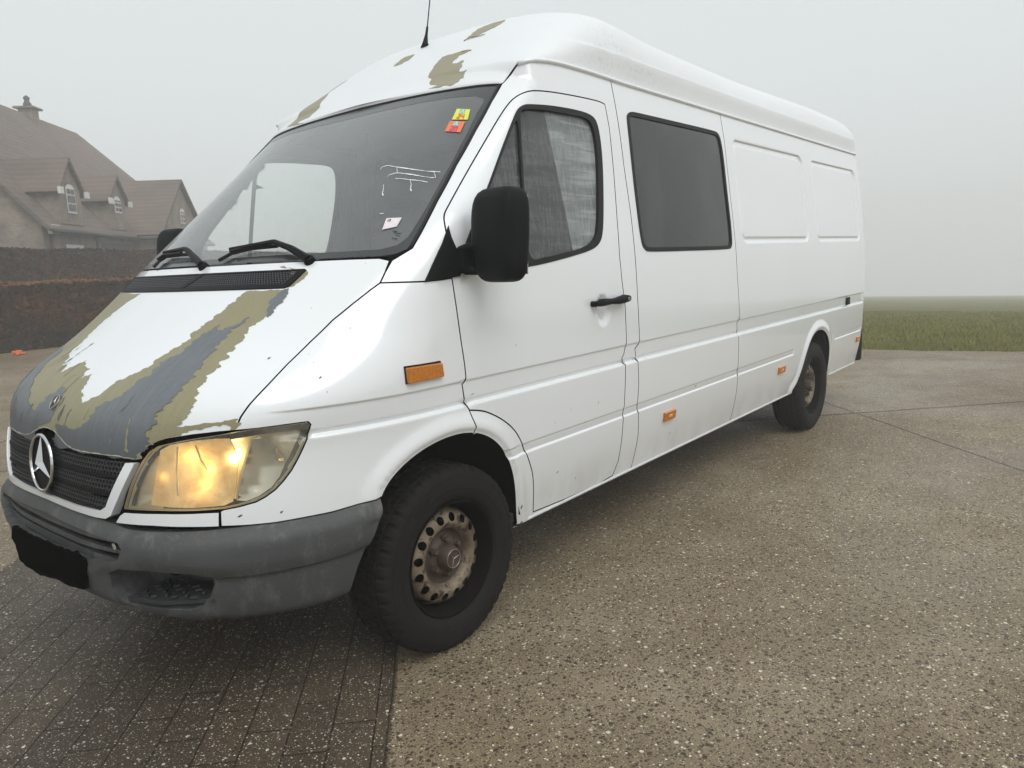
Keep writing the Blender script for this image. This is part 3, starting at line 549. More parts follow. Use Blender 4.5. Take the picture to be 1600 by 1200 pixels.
def panel(name, poly, parent, mat, dom=SK, holes=(), off=0., thick=.018, gap=.0028, step=.028, edge=.02, rows=(), offfun=None, rim=None, mirror=None, sym=False, refine=None, hole_gap=None):
    """poly in (u, v). mirror None: left only; True: mirrored copy too (returns both)"""
    su = dom['su']; sv = dom.get('sv', 1.)
    poly = clean([tuple(map(float, p)) for p in poly])
    if gap: poly = shrink(poly, dom, gap)
    toW = lambda p: [(a*su, b*sv) for a, b in p]
    loops = [clean(densify(toW(poly), edge), .0004)]
    for h in holes:
        h = clean([tuple(map(float, p)) for p in h]); g = (hole_gap if hole_gap is not None else gap)
        if g: h = shrink(h, dom, -g)
        loops.append(clean(densify(toW(h), edge), .0004))
    vs = []; es = []
    for L in loops:
        k = len(vs); vs += L; es += [(k+i, k+(i+1) % len(L)) for i in range(len(L))]
    X = np.array(loops[0]); x0, z0 = X.min(0); x1, z1 = X.max(0)
    gx = np.arange(x0, x1, step); gz = list(np.arange(math.floor(z0/step)*step, z1, step))
    for r_ in rows: gz = [q for q in gz if abs(q-r_*sv) > .0022]; gz.append(r_*sv)
    gz = np.array(sorted(set(np.round(gz, 5)))); GX, GZ_ = np.meshgrid(gx, gz); px = GX.ravel(); pz = GZ_.ravel()
    for rf_ in (refine or ()):
        ins_ = (px > rf_[0]*su) & (px < rf_[1]*su) & (pz > rf_[2]) & (pz < rf_[3]); px = px[~ins_]; pz = pz[~ins_]
        zr = sorted(set(np.round(list(np.arange(rf_[2], rf_[3], rf_[4]))+[q for q in rows if rf_[2] < q < rf_[3]], 4))); zr = [q for i, q in enumerate(zr) if i == 0 or q-zr[i-1] > .0018]
        a = np.meshgrid(np.arange(rf_[0]*su, rf_[1]*su, rf_[4]), zr); px = np.r_[px, a[0].ravel()]; pz = np.r_[pz, a[1].ravel()]
    ok = inside(px, pz, loops[0])
    for L in loops[1:]: ok &= ~inside(px, pz, L)
    px = px[ok]; pz = pz[ok]; dmin = np.full(len(px), 9.)
    for L in loops: dmin = np.minimum(dmin, seg_dist(px, pz, L))
    ok = dmin > min(.006, edge*.35); px = px[ok]; pz = pz[ok]
    allv = vs+list(zip(px.tolist(), pz.tolist()))
    rv, re_, rf, ov, oe, of = delaunay_2d_cdt([Vector(v) for v in allv], es, [], 0, 1e-6)
    W = np.array([(v.x, v.y) for v in rv]); T = np.array([tuple(f) for f in rf if len(f) == 3])
    c = W[T].mean(1); ok = inside(c[:, 0], c[:, 1], loops[0])
    for L in loops[1:]: ok &= ~inside(c[:, 0], c[:, 1], L)
    T = T[ok]
    used, inv = np.unique(T, return_inverse=True); W = W[used]; T = inv.reshape(T.shape)
    a2 = (W[T[:, 1], 0]-W[T[:, 0], 0])*(W[T[:, 2], 1]-W[T[:, 0], 1])-(W[T[:, 2], 0]-W[T[:, 0], 0])*(W[T[:, 1], 1]-W[T[:, 0], 1])
    T[a2 < 0] = T[a2 < 0][:, ::-1]                                       # ccw in (u, v)
    U = W[:, 0]/su; Vv = W[:, 1]/sv; f = dom['f']; f0 = dom['f0']
    dist = None
    if offfun is not None:
        dist = np.full(len(W), 9.)
        for L in loops: dist = np.minimum(dist, seg_dist(W[:, 0], W[:, 1], L))
    N0 = normal_of(f0, U, Vv, dom['eu'], dom['ev'])
    def full(u, v):
        P = f(u, v)
        return P+N0*off
    P = full(U, Vv)
    if offfun is None: N = normal_of(full, U, Vv, dom['eu'], dom['ev']*2.5)
    else: P = P+N0*offfun(P, dist)[:, None]; N = None
    # outward orientation check
    fn = np.cross(P[T[:, 1]]-P[T[:, 0]], P[T[:, 2]]-P[T[:, 0]]); flip = (fn*N0[T[:, 0]]).sum() < 0
    if flip: T = T[:, ::-1]
    cnt = {}
    for t in T:
        for i in range(3):
            a, b = int(t[i]), int(t[(i+1) % 3]); cnt[(a, b)] = 1
    bd = [(a, b) for (a, b) in cnt if (b, a) not in cnt]
    n = len(P); bi = sorted({i for e in bd for i in e}); m1 = {v: n+k for k, v in enumerate(bi)}; m2 = {v: n+len(bi)+k for k, v in enumerate(bi)}
    B1 = P[bi]; B2 = P[bi]-N0[bi]*thick
    Pall = np.concatenate([P, B1, B2]); F = [tuple(int(i) for i in t) for t in T]; nt = len(F)
    for a, b in bd: F.append((m1[b], m1[a], m2[a], m2[b]))
    mats = [mat]+([rim] if rim else [])
    outs = []
    for sg in ((1, -1) if mirror else (1,)):
        V = Pall*np.array([1, sg, 1]); FF = F if sg == 1 else [q[::-1] for q in F]
        me = bpy.data.meshes.new(name); me.from_pydata(V.tolist(), [], FF)
        for m in mats: me.materials.append(MATS[m])
        if rim: me.polygons.foreach_set('material_index', np.array([0]*nt+[1]*(len(FF)-nt), np.int32))
        me.polygons.foreach_set('use_smooth', np.ones(len(FF), bool)); me.update()
        if N is not None:
            NN = N*np.array([1, sg, 1]); li = np.empty(len(me.loops), np.int32); me.loops.foreach_get('vertex_index', li)
            res = np.zeros((len(li), 3)); t3 = nt*3; res[:t3] = NN[li[:t3]]
            for p_ in me.polygons[nt:]:
                res[p_.loop_start:p_.loop_start+4] = p_.normal
            me.normals_split_custom_set(res.tolist())
        o = bpy.data.objects.new(name, me); COL.objects.link(o); o.parent = parent; outs.append(o)
    return outs if mirror else outs[0]
def strip(name, line, parent, w, off, mat, dom=SK, mirror=True, mb=None, lift=.0):
    """narrow backing strip under a shut line"""
    P = np.array(densify_open(line, .6 if dom is SK else .8), float); f0 = dom['f0']
    Q = f0(P[:, 0], P[:, 1]); N = normal_of(f0, P[:, 0], P[:, 1], dom['eu'], dom['ev']); D = unit(np.gradient(Q, axis=0)); S = np.cross(N, D)
    A = Q+N*off-S*w; B = Q+N*off+S*w
    for sg in ((1, -1) if mirror else (1,)):
        m = np.array([1, sg, 1]); V = np.concatenate([A, B])*m; n = len(A); mb.add(V.tolist(), [(i, i+1, n+i+1, n+i) for i in range(n-1)])
def densify_open(p, step):
    o = []
    for i in range(len(p)-1):
        a = np.array(p[i], float); b = np.array(p[i+1], float); k = max(1, int(math.hypot((b-a)[0], (b-a)[1]*50)/step)); o += [tuple(a+(b-a)*t/k) for t in range(k)]
    return o+[tuple(p[-1])]
def sweep(mb, pts, nrm, w, h, m=0):
    """half-round bead: pts, outward normals; width w (tangential), height h"""
    P = np.array(pts); N = np.array(nrm); D = unit(np.gradient(P, axis=0)); S = np.cross(N, D); prof = [(-.5, -.3), (-.46, .45), (-.25, .88), (0, 1), (.25, .88), (.46, .45), (.5, -.3)]
    V = []; n = len(P)
    for a, b in prof: V += (P+S*w*a+N*h*b).tolist()
    k = len(prof); F = [(i*n+j, i*n+j+1, (i+1)*n+j+1, (i+1)*n+j) for i in range(k-1) for j in range(n-1)]
    F += [tuple(i*n for i in range(k)), tuple(i*n+n-1 for i in range(k))[::-1]]; mb.add(V, F, m)
# ---------------------------------------------------------------- the van
MROT, MCX, MCY, MCZ = -8, .175, 1.10, 1.485       # mirror head: turn, centre
FSTEER, RWY = -1, .825
def usx(x, z): # side x -> u
    q = skin0(np.array(80.), np.array(z)); return float(u_of(x, -float(half_width(z)))) if x > .3 else float(np.degrees(np.arctan2(half_width(z), XP-x)))
def spl(A, n=60, sc=1.):
    A = np.array(A)*[sc, 1]; t = np.r_[0, np.cumsum(np.hypot(*np.diff(A, axis=0).T))]; t = t/t[-1]; q = np.linspace(0, 1, n)
    w = np.ones(len(t)); w[0] = w[-1] = 6; return [(float(a)/sc, float(b)) for a, b in zip(np.polyval(np.polyfit(t, A[:, 0], 5, w=w), q), np.polyval(np.polyfit(t, A[:, 1], 5, w=w), q))]
OL['archF'] = spl(OL['archF'], 60, .03); OL['archR'] = spl(OL['archR'], 60, KU)
def chaikin(P, closed, it=2):
    for _ in range(it):
        o = [] if closed else [P[0]]; n = len(P)
        for i in range(n if closed else n-1):
            a = P[i]; b = P[(i+1) % n]
            if closed or i > 0: o.append((a[0]*.75+b[0]*.25, a[1]*.75+b[1]*.25))
            if closed or i < n-2: o.append((a[0]*.25+b[0]*.75, a[1]*.25+b[1]*.75))
        if not closed: o.append(P[-1])
        P = o
    return P
for k_ in ('doorwin', 'doorglass', 'swin', 'quarter'): OL[k_] = chaikin(OL[k_], True)
for k_ in ('doorTop', 'doorF'): OL[k_] = chaikin(OL[k_], False)
ARCHF.extend([(float(p[0]), float(p[2])) for p in skin0(*np.array(OL['archF']).T)])
ARCHR.extend([(float(p[0]), float(p[2])) for p in skin0(*np.array(OL['archR']).T)])
WP.extend([(2.632, 3.912, 1.448, 2.066), (4.10, 5.31, 1.448, 2.054)])
BAND = [.888, .8915, .8965, .900, .9035, .9065, .911, .917, .9205, .9245, .95, .9725, .9765, .9825, .986, .989, .9925]; LOWR = [.634, .638, .6435, .647, .6505, .6545, .665, .6745, .678, .6815, .685, .6875, .6905]; ROWS = BAND+LOWR
van = empty('panel_van', (0, 0, 0))
tag(van, 'long white high-roof panel van with peeling bonnet paint and lit left headlight', 'van')
H = OL['hoodline']; hood_u = H[-1][0]
# -- bonnet
front = [(u, z) for u, z in OL['hoodfrontL']]
bump_ = [(0, .914), (1.0, .912), (1.9, .905), (2.8, .893), (3.8, .879), (4.8, .8715)]
frontL = bump_+[(6.5, .868), (9.0, .870), (11.4, .871), (13.2, .8665)]
rearL = [(30.7, 1.4165), (29.5, 1.4255), (26, 1.427), (18, 1.428), (9, 1.428), (0, 1.428)]
left = frontL+H[1:-1]+rearL
hood_poly = [(u, z) for u, z in left]+[(-u, z) for u, z in left[::-1][1:-1]]
V_ = [(20.9, 1.4005), (21.2, 1.3965), (20.1, 1.347), (19.5, 1.3405)]
vent_poly = [(u, z) for u, z in V_]+[(-u, z) for u, z in V_[::-1]]
hood = panel('bonnet', hood_poly, van, 'nose_paint', step=.03, edge=.015, holes=[vent_poly], rim='gap_dark', rows=(1.385,), hole_gap=0)
def rough_edge(poly, amp, dom, seed, it=3):
    rg = random.Random(seed); P = [tuple(p) for p in poly]; su = dom['su'] if dom is SK else .035; sv = 1.6 if dom is SK else .008
    for k in range(it):
        o = []
        for i in range(len(P)):
            a = P[i]; b = P[(i+1) % len(P)]; L = math.hypot((b[0]-a[0])*su, (b[1]-a[1])*sv); o.append(a)
            if L > .004:
                d = rg.uniform(-1, 1)*min(amp, L*.28); t = rg.uniform(.35, .65)
                nx, nz = -(b[1]-a[1])*sv/L, (b[0]-a[0])*su/L
                o.append((a[0]+(b[0]-a[0])*t+nx*d/su, a[1]+(b[1]-a[1])*t+nz*d/sv))
        P = o
    return P
HI = lambda u: float(np.interp(abs(u), [p[0] for p in frontL], [p[1] for p in frontL]))+.004
kl = [(-u_, z) for u_, z in left[::-1]]
khaki = OL['khakiR']+[(u, z+.002) for u, z in frontL[::-1][1:]]+[(-u, z+.002) for u, z in frontL[1:]]+[(-u*.995, z) for u, z in H[1:]]+[(-30.0, 1.418), (-28.5, 1.40), (-26.0, 1.372), (-21.8, 1.345), (-20.1, 1.338)]
khaki = [p for p in khaki]
wc = OL['whiteC']
# close the khaki region along the vent, then down the white centre's left edge and back up its right edge
i0 = 0
khaki_main = OL['khakiR']+[(u, z+.003) for u, z in frontL[::-1][1:]]+[(-u, z+.003) for u, z in frontL[1:]]+[(-u*.994, z) for u, z in H[1:]]+[(-30.0, 1.416), (-27.5, 1.39), (-23.0, 1.350), (-20.2, 1.3375)]
khaki_main += [wc[-2]]+wc[-2::-1]+[(16.0, 1.3365), (18.9, 1.3375), (19.8, 1.339), (20.6, 1.348), (21.4, 1.392)]
panel('bare_primer_patch', rough_edge(khaki_main, .006, SK, 3), hood, 'khaki_primer', off=.0007, thick=.0006, gap=0, step=.03, edge=.05)
grey1 = [p for p in OL['greyMain']]
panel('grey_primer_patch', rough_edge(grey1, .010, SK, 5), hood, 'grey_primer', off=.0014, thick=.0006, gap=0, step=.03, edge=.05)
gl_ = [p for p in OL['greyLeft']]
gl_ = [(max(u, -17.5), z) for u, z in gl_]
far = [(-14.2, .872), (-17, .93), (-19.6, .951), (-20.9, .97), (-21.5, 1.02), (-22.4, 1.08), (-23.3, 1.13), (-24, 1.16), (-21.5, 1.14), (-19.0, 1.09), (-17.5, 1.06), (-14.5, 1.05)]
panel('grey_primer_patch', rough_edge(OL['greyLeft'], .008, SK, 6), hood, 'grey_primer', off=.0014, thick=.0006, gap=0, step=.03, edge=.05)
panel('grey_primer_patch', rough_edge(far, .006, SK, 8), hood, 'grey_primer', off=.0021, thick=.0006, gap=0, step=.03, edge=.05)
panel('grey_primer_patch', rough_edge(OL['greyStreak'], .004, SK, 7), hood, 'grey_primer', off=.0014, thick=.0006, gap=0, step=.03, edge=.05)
def lip(line, w, off, mat, name, seed):
    rg = random.Random(seed); L_ = densify_open(line, .25); a = [(u, z+.0005) for u, z in L_]; b = [(u, z+w*(.5+rg.random()*1.1)) for u, z in L_][::-1]
    return panel(name, a+b, hood, mat, off=off, thick=.0005, gap=0, step=.03, edge=.05)
lip([(u, z+.0035) for u, z in frontL[::-1]]+[(-u, z+.0035) for u, z in frontL[1:]], .0026, .0030, 'worn_edge', 'worn_paint_edge', 4)
# scoured streaks beside the grey
for k, (q0, L_) in enumerate((((345, 510), 0), ((300, 0), 0))): pass
rs = random.Random(11)
mbk = []
for k in range(26):
    u0 = rs.uniform(-13, 12); z0 = rs.uniform(.90, 1.10)
    if u0 > 2 and z0 > 1.0: continue
    Lz = rs.uniform(.02, .07); wu = rs.uniform(.06, .2); sl_ = rs.uniform(5, 16)
    pl = [(u0, z0), (u0+wu, z0+Lz*.3), (u0+Lz*sl_, z0+Lz), (u0+Lz*sl_*.8-wu, z0+Lz*.9)]
    mbk.append(pl)
def merge(name, objs, parent):
    V = []; F = []; k = 0
    for o in objs:
        me = o.data; V += [tuple(v.co) for v in me.vertices]; F += [tuple(i+k for i in p.vertices) for p in me.polygons]; k = len(V)
    mat = objs[0].data.materials[0].name
    for o in objs: m_ = o.data; bpy.data.objects.remove(o); bpy.data.meshes.remove(m_)
    return mesh_obj(name, V, F, mat, parent, True)
objs = [panel('s', rough_edge(p, .003, SK, 20+i, 2), hood, 'grey_primer' if i % 3 else 'khaki_primer', off=.0017, thick=.0003, gap=0, step=.03, edge=.05) for i, p in enumerate(mbk)]
for o in objs: o.name = o.data.name = 'primer_streak'
# -- bonnet air vent with honeycomb
def honeycomb(name, poly, parent, cell, off, depth, thickw, mat, dom=SK, bars=None, both=False, fz=1.0):
    """flat-topped hexagon wires laid on the skin inside poly"""
    poly = [tuple(p) for p in poly]; su = dom['su']; f0 = dom['f0']
    Pm = np.array(poly); uc = Pm[:, 0].mean(); vc = Pm[:, 1].mean()
    Ju = float(np.linalg.norm(f0(np.array(uc+.5), np.array(vc))-f0(np.array(uc-.5), np.array(vc)))); Jv = float(np.linalg.norm(f0(np.array(uc), np.array(vc+.005))-f0(np.array(uc), np.array(vc-.005)))/.01)
    u0, v0 = Pm.min(0); u1, v1 = Pm.max(0); dx = cell*math.sqrt(3)/Ju; dz = cell*1.5/Jv*fz; rx = cell/Ju; rz = cell/Jv*fz; segs = set()
    j = 0; v = v0-dz
    while v < v1+dz:
        u = u0-dx+(dx/2 if j % 2 else 0)
        while u < u1+dx:
            pts = [(u+rx*math.sin(math.radians(60*k)), v+rz*math.cos(math.radians(60*k))) for k in range(6)]
            for k in range(6):
                a, b = pts[k], pts[(k+1) % 6]; a = (round(a[0], 3), round(a[1], 4)); b = (round(b[0], 3), round(b[1], 4)); segs.add((min(a, b), max(a, b)))
            u += dx
        v += dz; j += 1
    S = np.array([(a[0], a[1], b[0], b[1]) for a, b in segs]); mid = (S[:, :2]+S[:, 2:])/2; S = S[inside(mid[:, 0], mid[:, 1], poly)]
    A = f0(S[:, 0], S[:, 1]); B = f0(S[:, 2], S[:, 3]); N = normal_of(f0, (S[:, 0]+S[:, 2])/2, (S[:, 1]+S[:, 3])/2, dom['eu'], dom['ev']); D = unit(B-A); T = np.cross(N, D)*thickw/2
    A = A+N*off; B = B+N*off; dn = N*depth; q = [A-T, B-T, B+T, A+T, A-T-dn, B-T-dn, B+T-dn, A+T-dn]; n = len(A); V = np.stack(q, 1).reshape(-1, 3)
    F = []
    for i in range(n):
        k = i*8; F += [(k, k+3, k+2, k+1), (k, k+1, k+5, k+4), (k+2, k+3, k+7, k+6)]
    return mesh_obj(name, V, F, mat, parent)
vent = panel('air_vent', vent_poly, van, 'black_plastic', off=.004, thick=.012, gap=.001, holes=[[(20.0, 1.395), (19.2, 1.352), (-19.2, 1.352), (-20.0, 1.395)]], hole_gap=0, step=.03)
vent.parent = hood
honeycomb('mesh_insert', [(20.4, 1.397), (19.4, 1.349), (-19.4, 1.349), (-20.4, 1.397)], vent, .0068, .003, .005, .0030, 'mesh_plastic')
panel('vent_divider', [(3.2, 1.397), (4.2, 1.397), (2.6, 1.350), (1.6, 1.350)], vent, 'black_plastic', off=.005, thick=.01, gap=0, step=.03)
panel('vent_backing', [(20.6, 1.399), (19.6, 1.346), (-19.6, 1.346), (-20.6, 1.399)], vent, 'gap_dark', off=-.012, thick=.001, gap=0, step=.04)
# -- fenders
A = OL['Aline']; FT = OL['fender_top']; AF = OL['archF']; ia = next(i for i, p in enumerate(AF) if p[0] > A[-1][0])
HL = OL['headlight']; BT = OL['bumpTop']
strip_u = BT[0][0]
hl_top_split = HL.index(min(HL, key=lambda p: abs(p[0]-H[6][0])+abs(p[1]-H[6][1])*60)) if False else 10
archfront = [p for p in AF[:ia]][::-1]
hl_bot = HL[14:27]                                                   # tail tip round to the lower edge near the strip joint
fender = [H[7]]+H[8:18]+FT+A[1:]+archfront[:-1]+BT[::-1]+[(BT[0][0], HL[26][1]-.004)]+HL[14:26][::-1]+HL[11:14][::-1]
fender_poly = fender
panel('front_wing', fender_poly, van, 'nose_paint', rows=ROWS, refine=[(25.5, 40, .60, .915, .0075)], step=.026, edge=.014, mirror=True, rim='gap_dark')
# -- strip under headlight
panel('headlight_trim', OL['hl_strip'][:1]+[(p[0], p[1]) for p in OL['hl_strip'][1:]], van, 'nose_paint', mirror=True, step=.03, gap=.002, off=.002, rim='gap_dark')
# -- wing rear piece + sill + B pillar + cab frame as 'body_side'
DF = OL['doorF']; DBt = OL['doorbot']; DB = OL['doorB']; DT = OL['doorTop']; LC = OL['lineC']; LD = OL['lineD']
ub = lambda x: 90+(x-XP)/KU
SILL = .347
LCf = [(ub(1.306), 2.2)]+[p for p in LC if p[1] < 2.1]
body1 = [A[-1]]+AF[ia:-1]+[(AF[-1][0], SILL+.002), (ub(.55), SILL), (LC[-1][0]-.5, SILL)]+LCf[::-1]+[(77, 2.203), (64, 2.201), (59, 2.195), (55, 2.183), (52.8, 2.176), (50.8, 2.167), (49.25, 2.130), (47.4, 2.095)]
ws = OL['wsOut']
pill = ws[:8][::-1]                                                   # from top corner down to bonnet corner
body1 += [(u+.35, z) for u, z in pill]+[H[-2], H[-3]]+FT[1:-1]
hole = DF+DBt[1:]+DB[1:]+DT[1:]+A[1:10]
door_loop = [p for p in A[:10]]+DF+DBt[1:]+DB[1:]+DT[1:-1]
# cab frame: ring between windscreen and door above the A line, door aperture removed -> cut into one polygon
frame = [A[0]]+DT[::-1][1:]+DB[::-1]+DBt[::-1][1:]+DF[::-1][0:]+A[10:][0:]+AF[ia:-1]+[(AF[-1][0], SILL+.002), (ub(.55), SILL), (LC[-1][0]-.5, SILL)]+LCf[::-1]+[(77, 2.203), (64, 2.201), (59, 2.195), (55, 2.183), (52.8, 2.176), (50.8, 2.167), (49.25, 2.130), (47.4, 2.095)]+[(u+.3, z) for u, z in pill]+[H[-2], H[-3]]+FT[1:]
panel('cab_side', frame, van, 'white_paint', rows=ROWS, refine=[(38, 48, .35, .915, .0075)], step=.026, edge=.014, mirror=True, rim='gap_dark')
doors = panel('front_door', door_loop, van, 'white_paint', rows=ROWS, step=.024, edge=.016, mirror=True, holes=[OL['doorwin']], rim='gap_dark', refine=[(ub(.93), ub(1.12), 1.08, 1.25, .0125)], hole_gap=-.001)
# -- sliding door and rear side
SW = OL['swin']
body2 = LCf+[(LD[-1][0], SILL)]+[(LD[-1][0], LD[-1][1])]+LD[::-1][1:-1]+[(LD[1][0]+1.0, 2.198)]
body2 = LCf[:-1]+[(LC[-1][0], SILL+.004), (LD[-1][0], SILL+.004)]+LD[::-1][:-1]+[(ub(2.53), 2.198)]
slide = panel('sliding_door', body2, van, 'white_paint', rows=ROWS, step=.035, edge=.018, mirror=True, holes=[SW], rim='gap_dark', hole_gap=-.001)
AR = OL['archR']
body3 = [(ub(2.53), 2.198)]+LD[1:]+[(LD[-1][0], SILL+.002)]+[(AR[0][0], SILL+.002)]+AR[1:-1]+[(AR[-1][0], SILL+.002), (ub(5.497), SILL+.002), (ub(5.499), .6), (ub(5.4995), 1.2), (ub(5.4995), 1.8), (ub(5.499), 2.198)]
panel('rear_side', body3, van, 'white_paint', rows=ROWS+[1.450, 1.454, 1.458, 1.466, 1.474, 1.482, 1.49, 2.012, 2.02, 2.028, 2.036, 2.044, 2.049, 2.054, 2.058, 2.062, 2.066], step=.02, refine=[(ub(a-.004), ub(a+.048), 1.452, 2.062, .0075) for a in (2.632, 4.10)]+[(ub(a-.048), ub(a+.004), 1.452, 2.062, .0075) for a in (3.912, 5.31)]+[(ub(3.58), ub(4.68), .35, .88, .009)], edge=.02, mirror=True, rim='gap_dark')
# rolled sill edge under the doors
for sg in (1, -1):
    mb = MB(); uu = np.linspace(AF[-1][0]+.5, AR[0][0]-.4, 60); P = skin0(uu, uu*0+SILL); N = normal_of(skin0, uu, uu*0+SILL)
    sweep(mb, P*[1, sg, 1], N*[1, sg, 1]*1.0, .014, .006)
    uu = np.linspace(AR[-1][0]+.5, ub(5.42), 24); P = skin0(uu, uu*0+SILL); N = normal_of(skin0, uu, uu*0+SILL); sweep(mb, P*[1, sg, 1], N*[1, sg, 1], .014, .006)
    mb.build('sill_edge', 'sill_edge', van, True)
# near-black backing strips, painting the shade behind every shut line
for ln in (H, A, DF, DBt, DB, DT, LCf, LD, FT, BT, HL, rearL):
    for sg in (1, -1):
        mb = MB(); strip('b', ln, van, .022, -.017, 'gap_dark', mb=mb, mirror=False)
        mb.V = [(a, b*sg, c) for a, b, c in mb.V]; mb.build('shut_line_shade', 'gap_dark', van)
# stone chips and scars in the paint
for k, (u0, z0, w_, h_) in enumerate(OL['chips']):
    rg = random.Random(k); n = 9; pl_ = []
    for i in range(n):
        a = 2*math.pi*i/n; r_ = rg.uniform(.55, 1.25); pl_.append((u0+math.cos(a)*r_*w_/KU*.35, z0+math.sin(a+.5)*r_*h_*.5+math.cos(a)*w_*.12))
    panel('paint_chip', pl_, van, 'rust_mark', off=.0006, thick=.0003, gap=0, step=.05, edge=.05)
# -- windscreen
wsL = [(0, 2.1155), (15, 2.111), (30, 2.105), (38, 2.100), (42.5, 2.0975), (46.6, 2.0905)]+ws[:8][::-1][1:]
wsL = wsL[:-1]+[(31.2, 1.436), (29.5, 1.431), (26, 1.432), (14, 1.433), (0, 1.433)]
ws_poly = wsL+[(-u, z) for u, z in wsL[::-1][1:-1]]
wi = OL['wsIn']
inL = [(0, 2.0605), (15, 2.0625), (30, 2.062), (38, 2.056), (41.5, 2.048), (42.9, 2.034), (43.0, 2.02)]+[(41.476, 1.9687), (38.525, 1.8344), (35.8, 1.6973), (33.84, 1.5804), (32.4, 1.4949), (31.3, 1.4681), (29.3, 1.4565), (24, 1.4555), (12, 1.456), (0, 1.456)]
in_poly = inL+[(-u, z) for u, z in inL[::-1][1:-1]]
wscr = panel('windscreen', ws_poly, van, 'windscreen_glass', off=-.003, thick=.004, gap=.004, step=.03)
panel('black_border', ws_poly, wscr, 'frit', off=-.0024, thick=.0004, gap=.0045, holes=[in_poly], hole_gap=0, step=.03)
mb = MB()
for sg in (1, -1):
    uu = np.array([p[0] for p in densify_open(wsL[:12], .8)]); zz = np.array([p[1] for p in densify_open(wsL[:12], .8)]); P = skin0(uu, zz); N = normal_of(skin0, uu, zz); sweep(mb, P*[1, sg, 1], N*[1, sg, 1], .011, .002)
mb.build('rubber_seal', 'rubber', wscr, True)
for nm, key, base in (('inspection_sticker', 'sticker1', 'sticker_yellow'), ('inspection_sticker', 'sticker2', 'sticker_orange')):
    q = OL[key]; so_ = panel(nm, q, wscr, base, off=.0006, thick=.0003, gap=0, step=.02)
    so_['label'] = 'yellow inspection sticker' if base == 'sticker_yellow' else 'orange inspection sticker'
    q = [np.array(v) for v in q]; L = lambda s, t: tuple((q[0]*(1-s)+q[1]*s)*(1-t)+(q[3]*(1-s)+q[2]*s)*t)
    g = [panel('x', [L(.30, .04), L(.66, .04), L(.66, .44), L(.30, .44)], so_, 'sticker_green', off=.0010, thick=.0002, gap=0, step=.02)]
    merge('printed_band', g, so_)
    dk = 'sticker_red' if base == 'sticker_yellow' else 'sticker_pink'
    g = [panel('x', [L(.36, .40), L(.44, .40), L(.50, .14), L(.56, .40), L(.64, .40), L(.53, .06), L(.47, .06)], so_, 'sticker_white', off=.0014, thick=.0002, gap=0, step=.02)]
    merge('letter_A', g, so_)
    g = [panel('x', p, so_, dk, off=.0014, thick=.0002, gap=0, step=.02) for p in ([L(.28, .50), L(.48, .50), L(.48, .72), L(.36, .86), L(.48, .86), L(.48, .95), L(.26, .95), L(.26, .82), L(.39, .66), L(.39, .59), L(.28, .59)],
         [L(.52, .50), L(.59, .50), L(.59, .68), L(.66, .68), L(.66, .50), L(.73, .50), L(.73, .95), L(.66, .95), L(.66, .77), L(.52, .77)] if base == 'sticker_yellow' else [L(.52, .50), L(.73, .50), L(.73, .95), L(.66, .95), L(.66, .58), L(.59, .58), L(.59, .95), L(.52, .95)])]
    merge('number', g, so_)
s3 = panel('permit_sticker', OL['sticker3'], wscr, 'sticker_white', off=.0006, thick=.0003, gap=0, step=.02)
s3['label'] = 'pale pink torn sticker'
q = [np.array(v) for v in OL['sticker3']]; L = lambda s, t: tuple((q[0]*(1-s)+q[1]*s)*(1-t)+(q[3]*(1-s)+q[2]*s)*t)
g = [panel('x', p, s3, 'ink', off=.001, thick=.0002, gap=0) for p in ([L(.14, .1), L(.17, .1), L(.17, .35), L(.14, .35)], [L(.21, .1), L(.24, .1), L(.24, .35), L(.21, .35)], [L(.27, .1), L(.35, .1), L(.35, .35), L(.27, .35)])]
merge('printed_text', g, s3)
def glass_line(pts, w, off=.0006):
    """thin line on the windscreen from skin points"""
    out = []
    for a, b in zip(pts[:-1], pts[1:]):
        a = np.array(a); b = np.array(b); d = (b-a)*np.array([.024, 1.3]); n = np.array([-d[1], d[0]])/(np.linalg.norm(d)+1e-9)*w/np.array([.024, 1.3])
        out.append([tuple(a-n), tuple(b-n), tuple(b+n), tuple(a+n)])
    return out
RES = OL['res']
for ln in RES: merge('white_line_mark', [panel('x', p, wscr, 'white_mark', off=-.0018, thick=.0002, gap=0, step=.05, edge=.05) for p in [rough_edge(q_, .0015, SK, i_, 2) for i_, q_ in enumerate(glass_line(ln, .0016))]], wscr)  # thin ragged white lines on the windscreen glass
g = [panel('x', p, wscr, 'ink', off=-.0018, thick=.0002, gap=0, step=.05, edge=.05) for ln in OL['wsmark'] for p in glass_line(ln, .0012)]
merge('glass_marking', g, wscr)
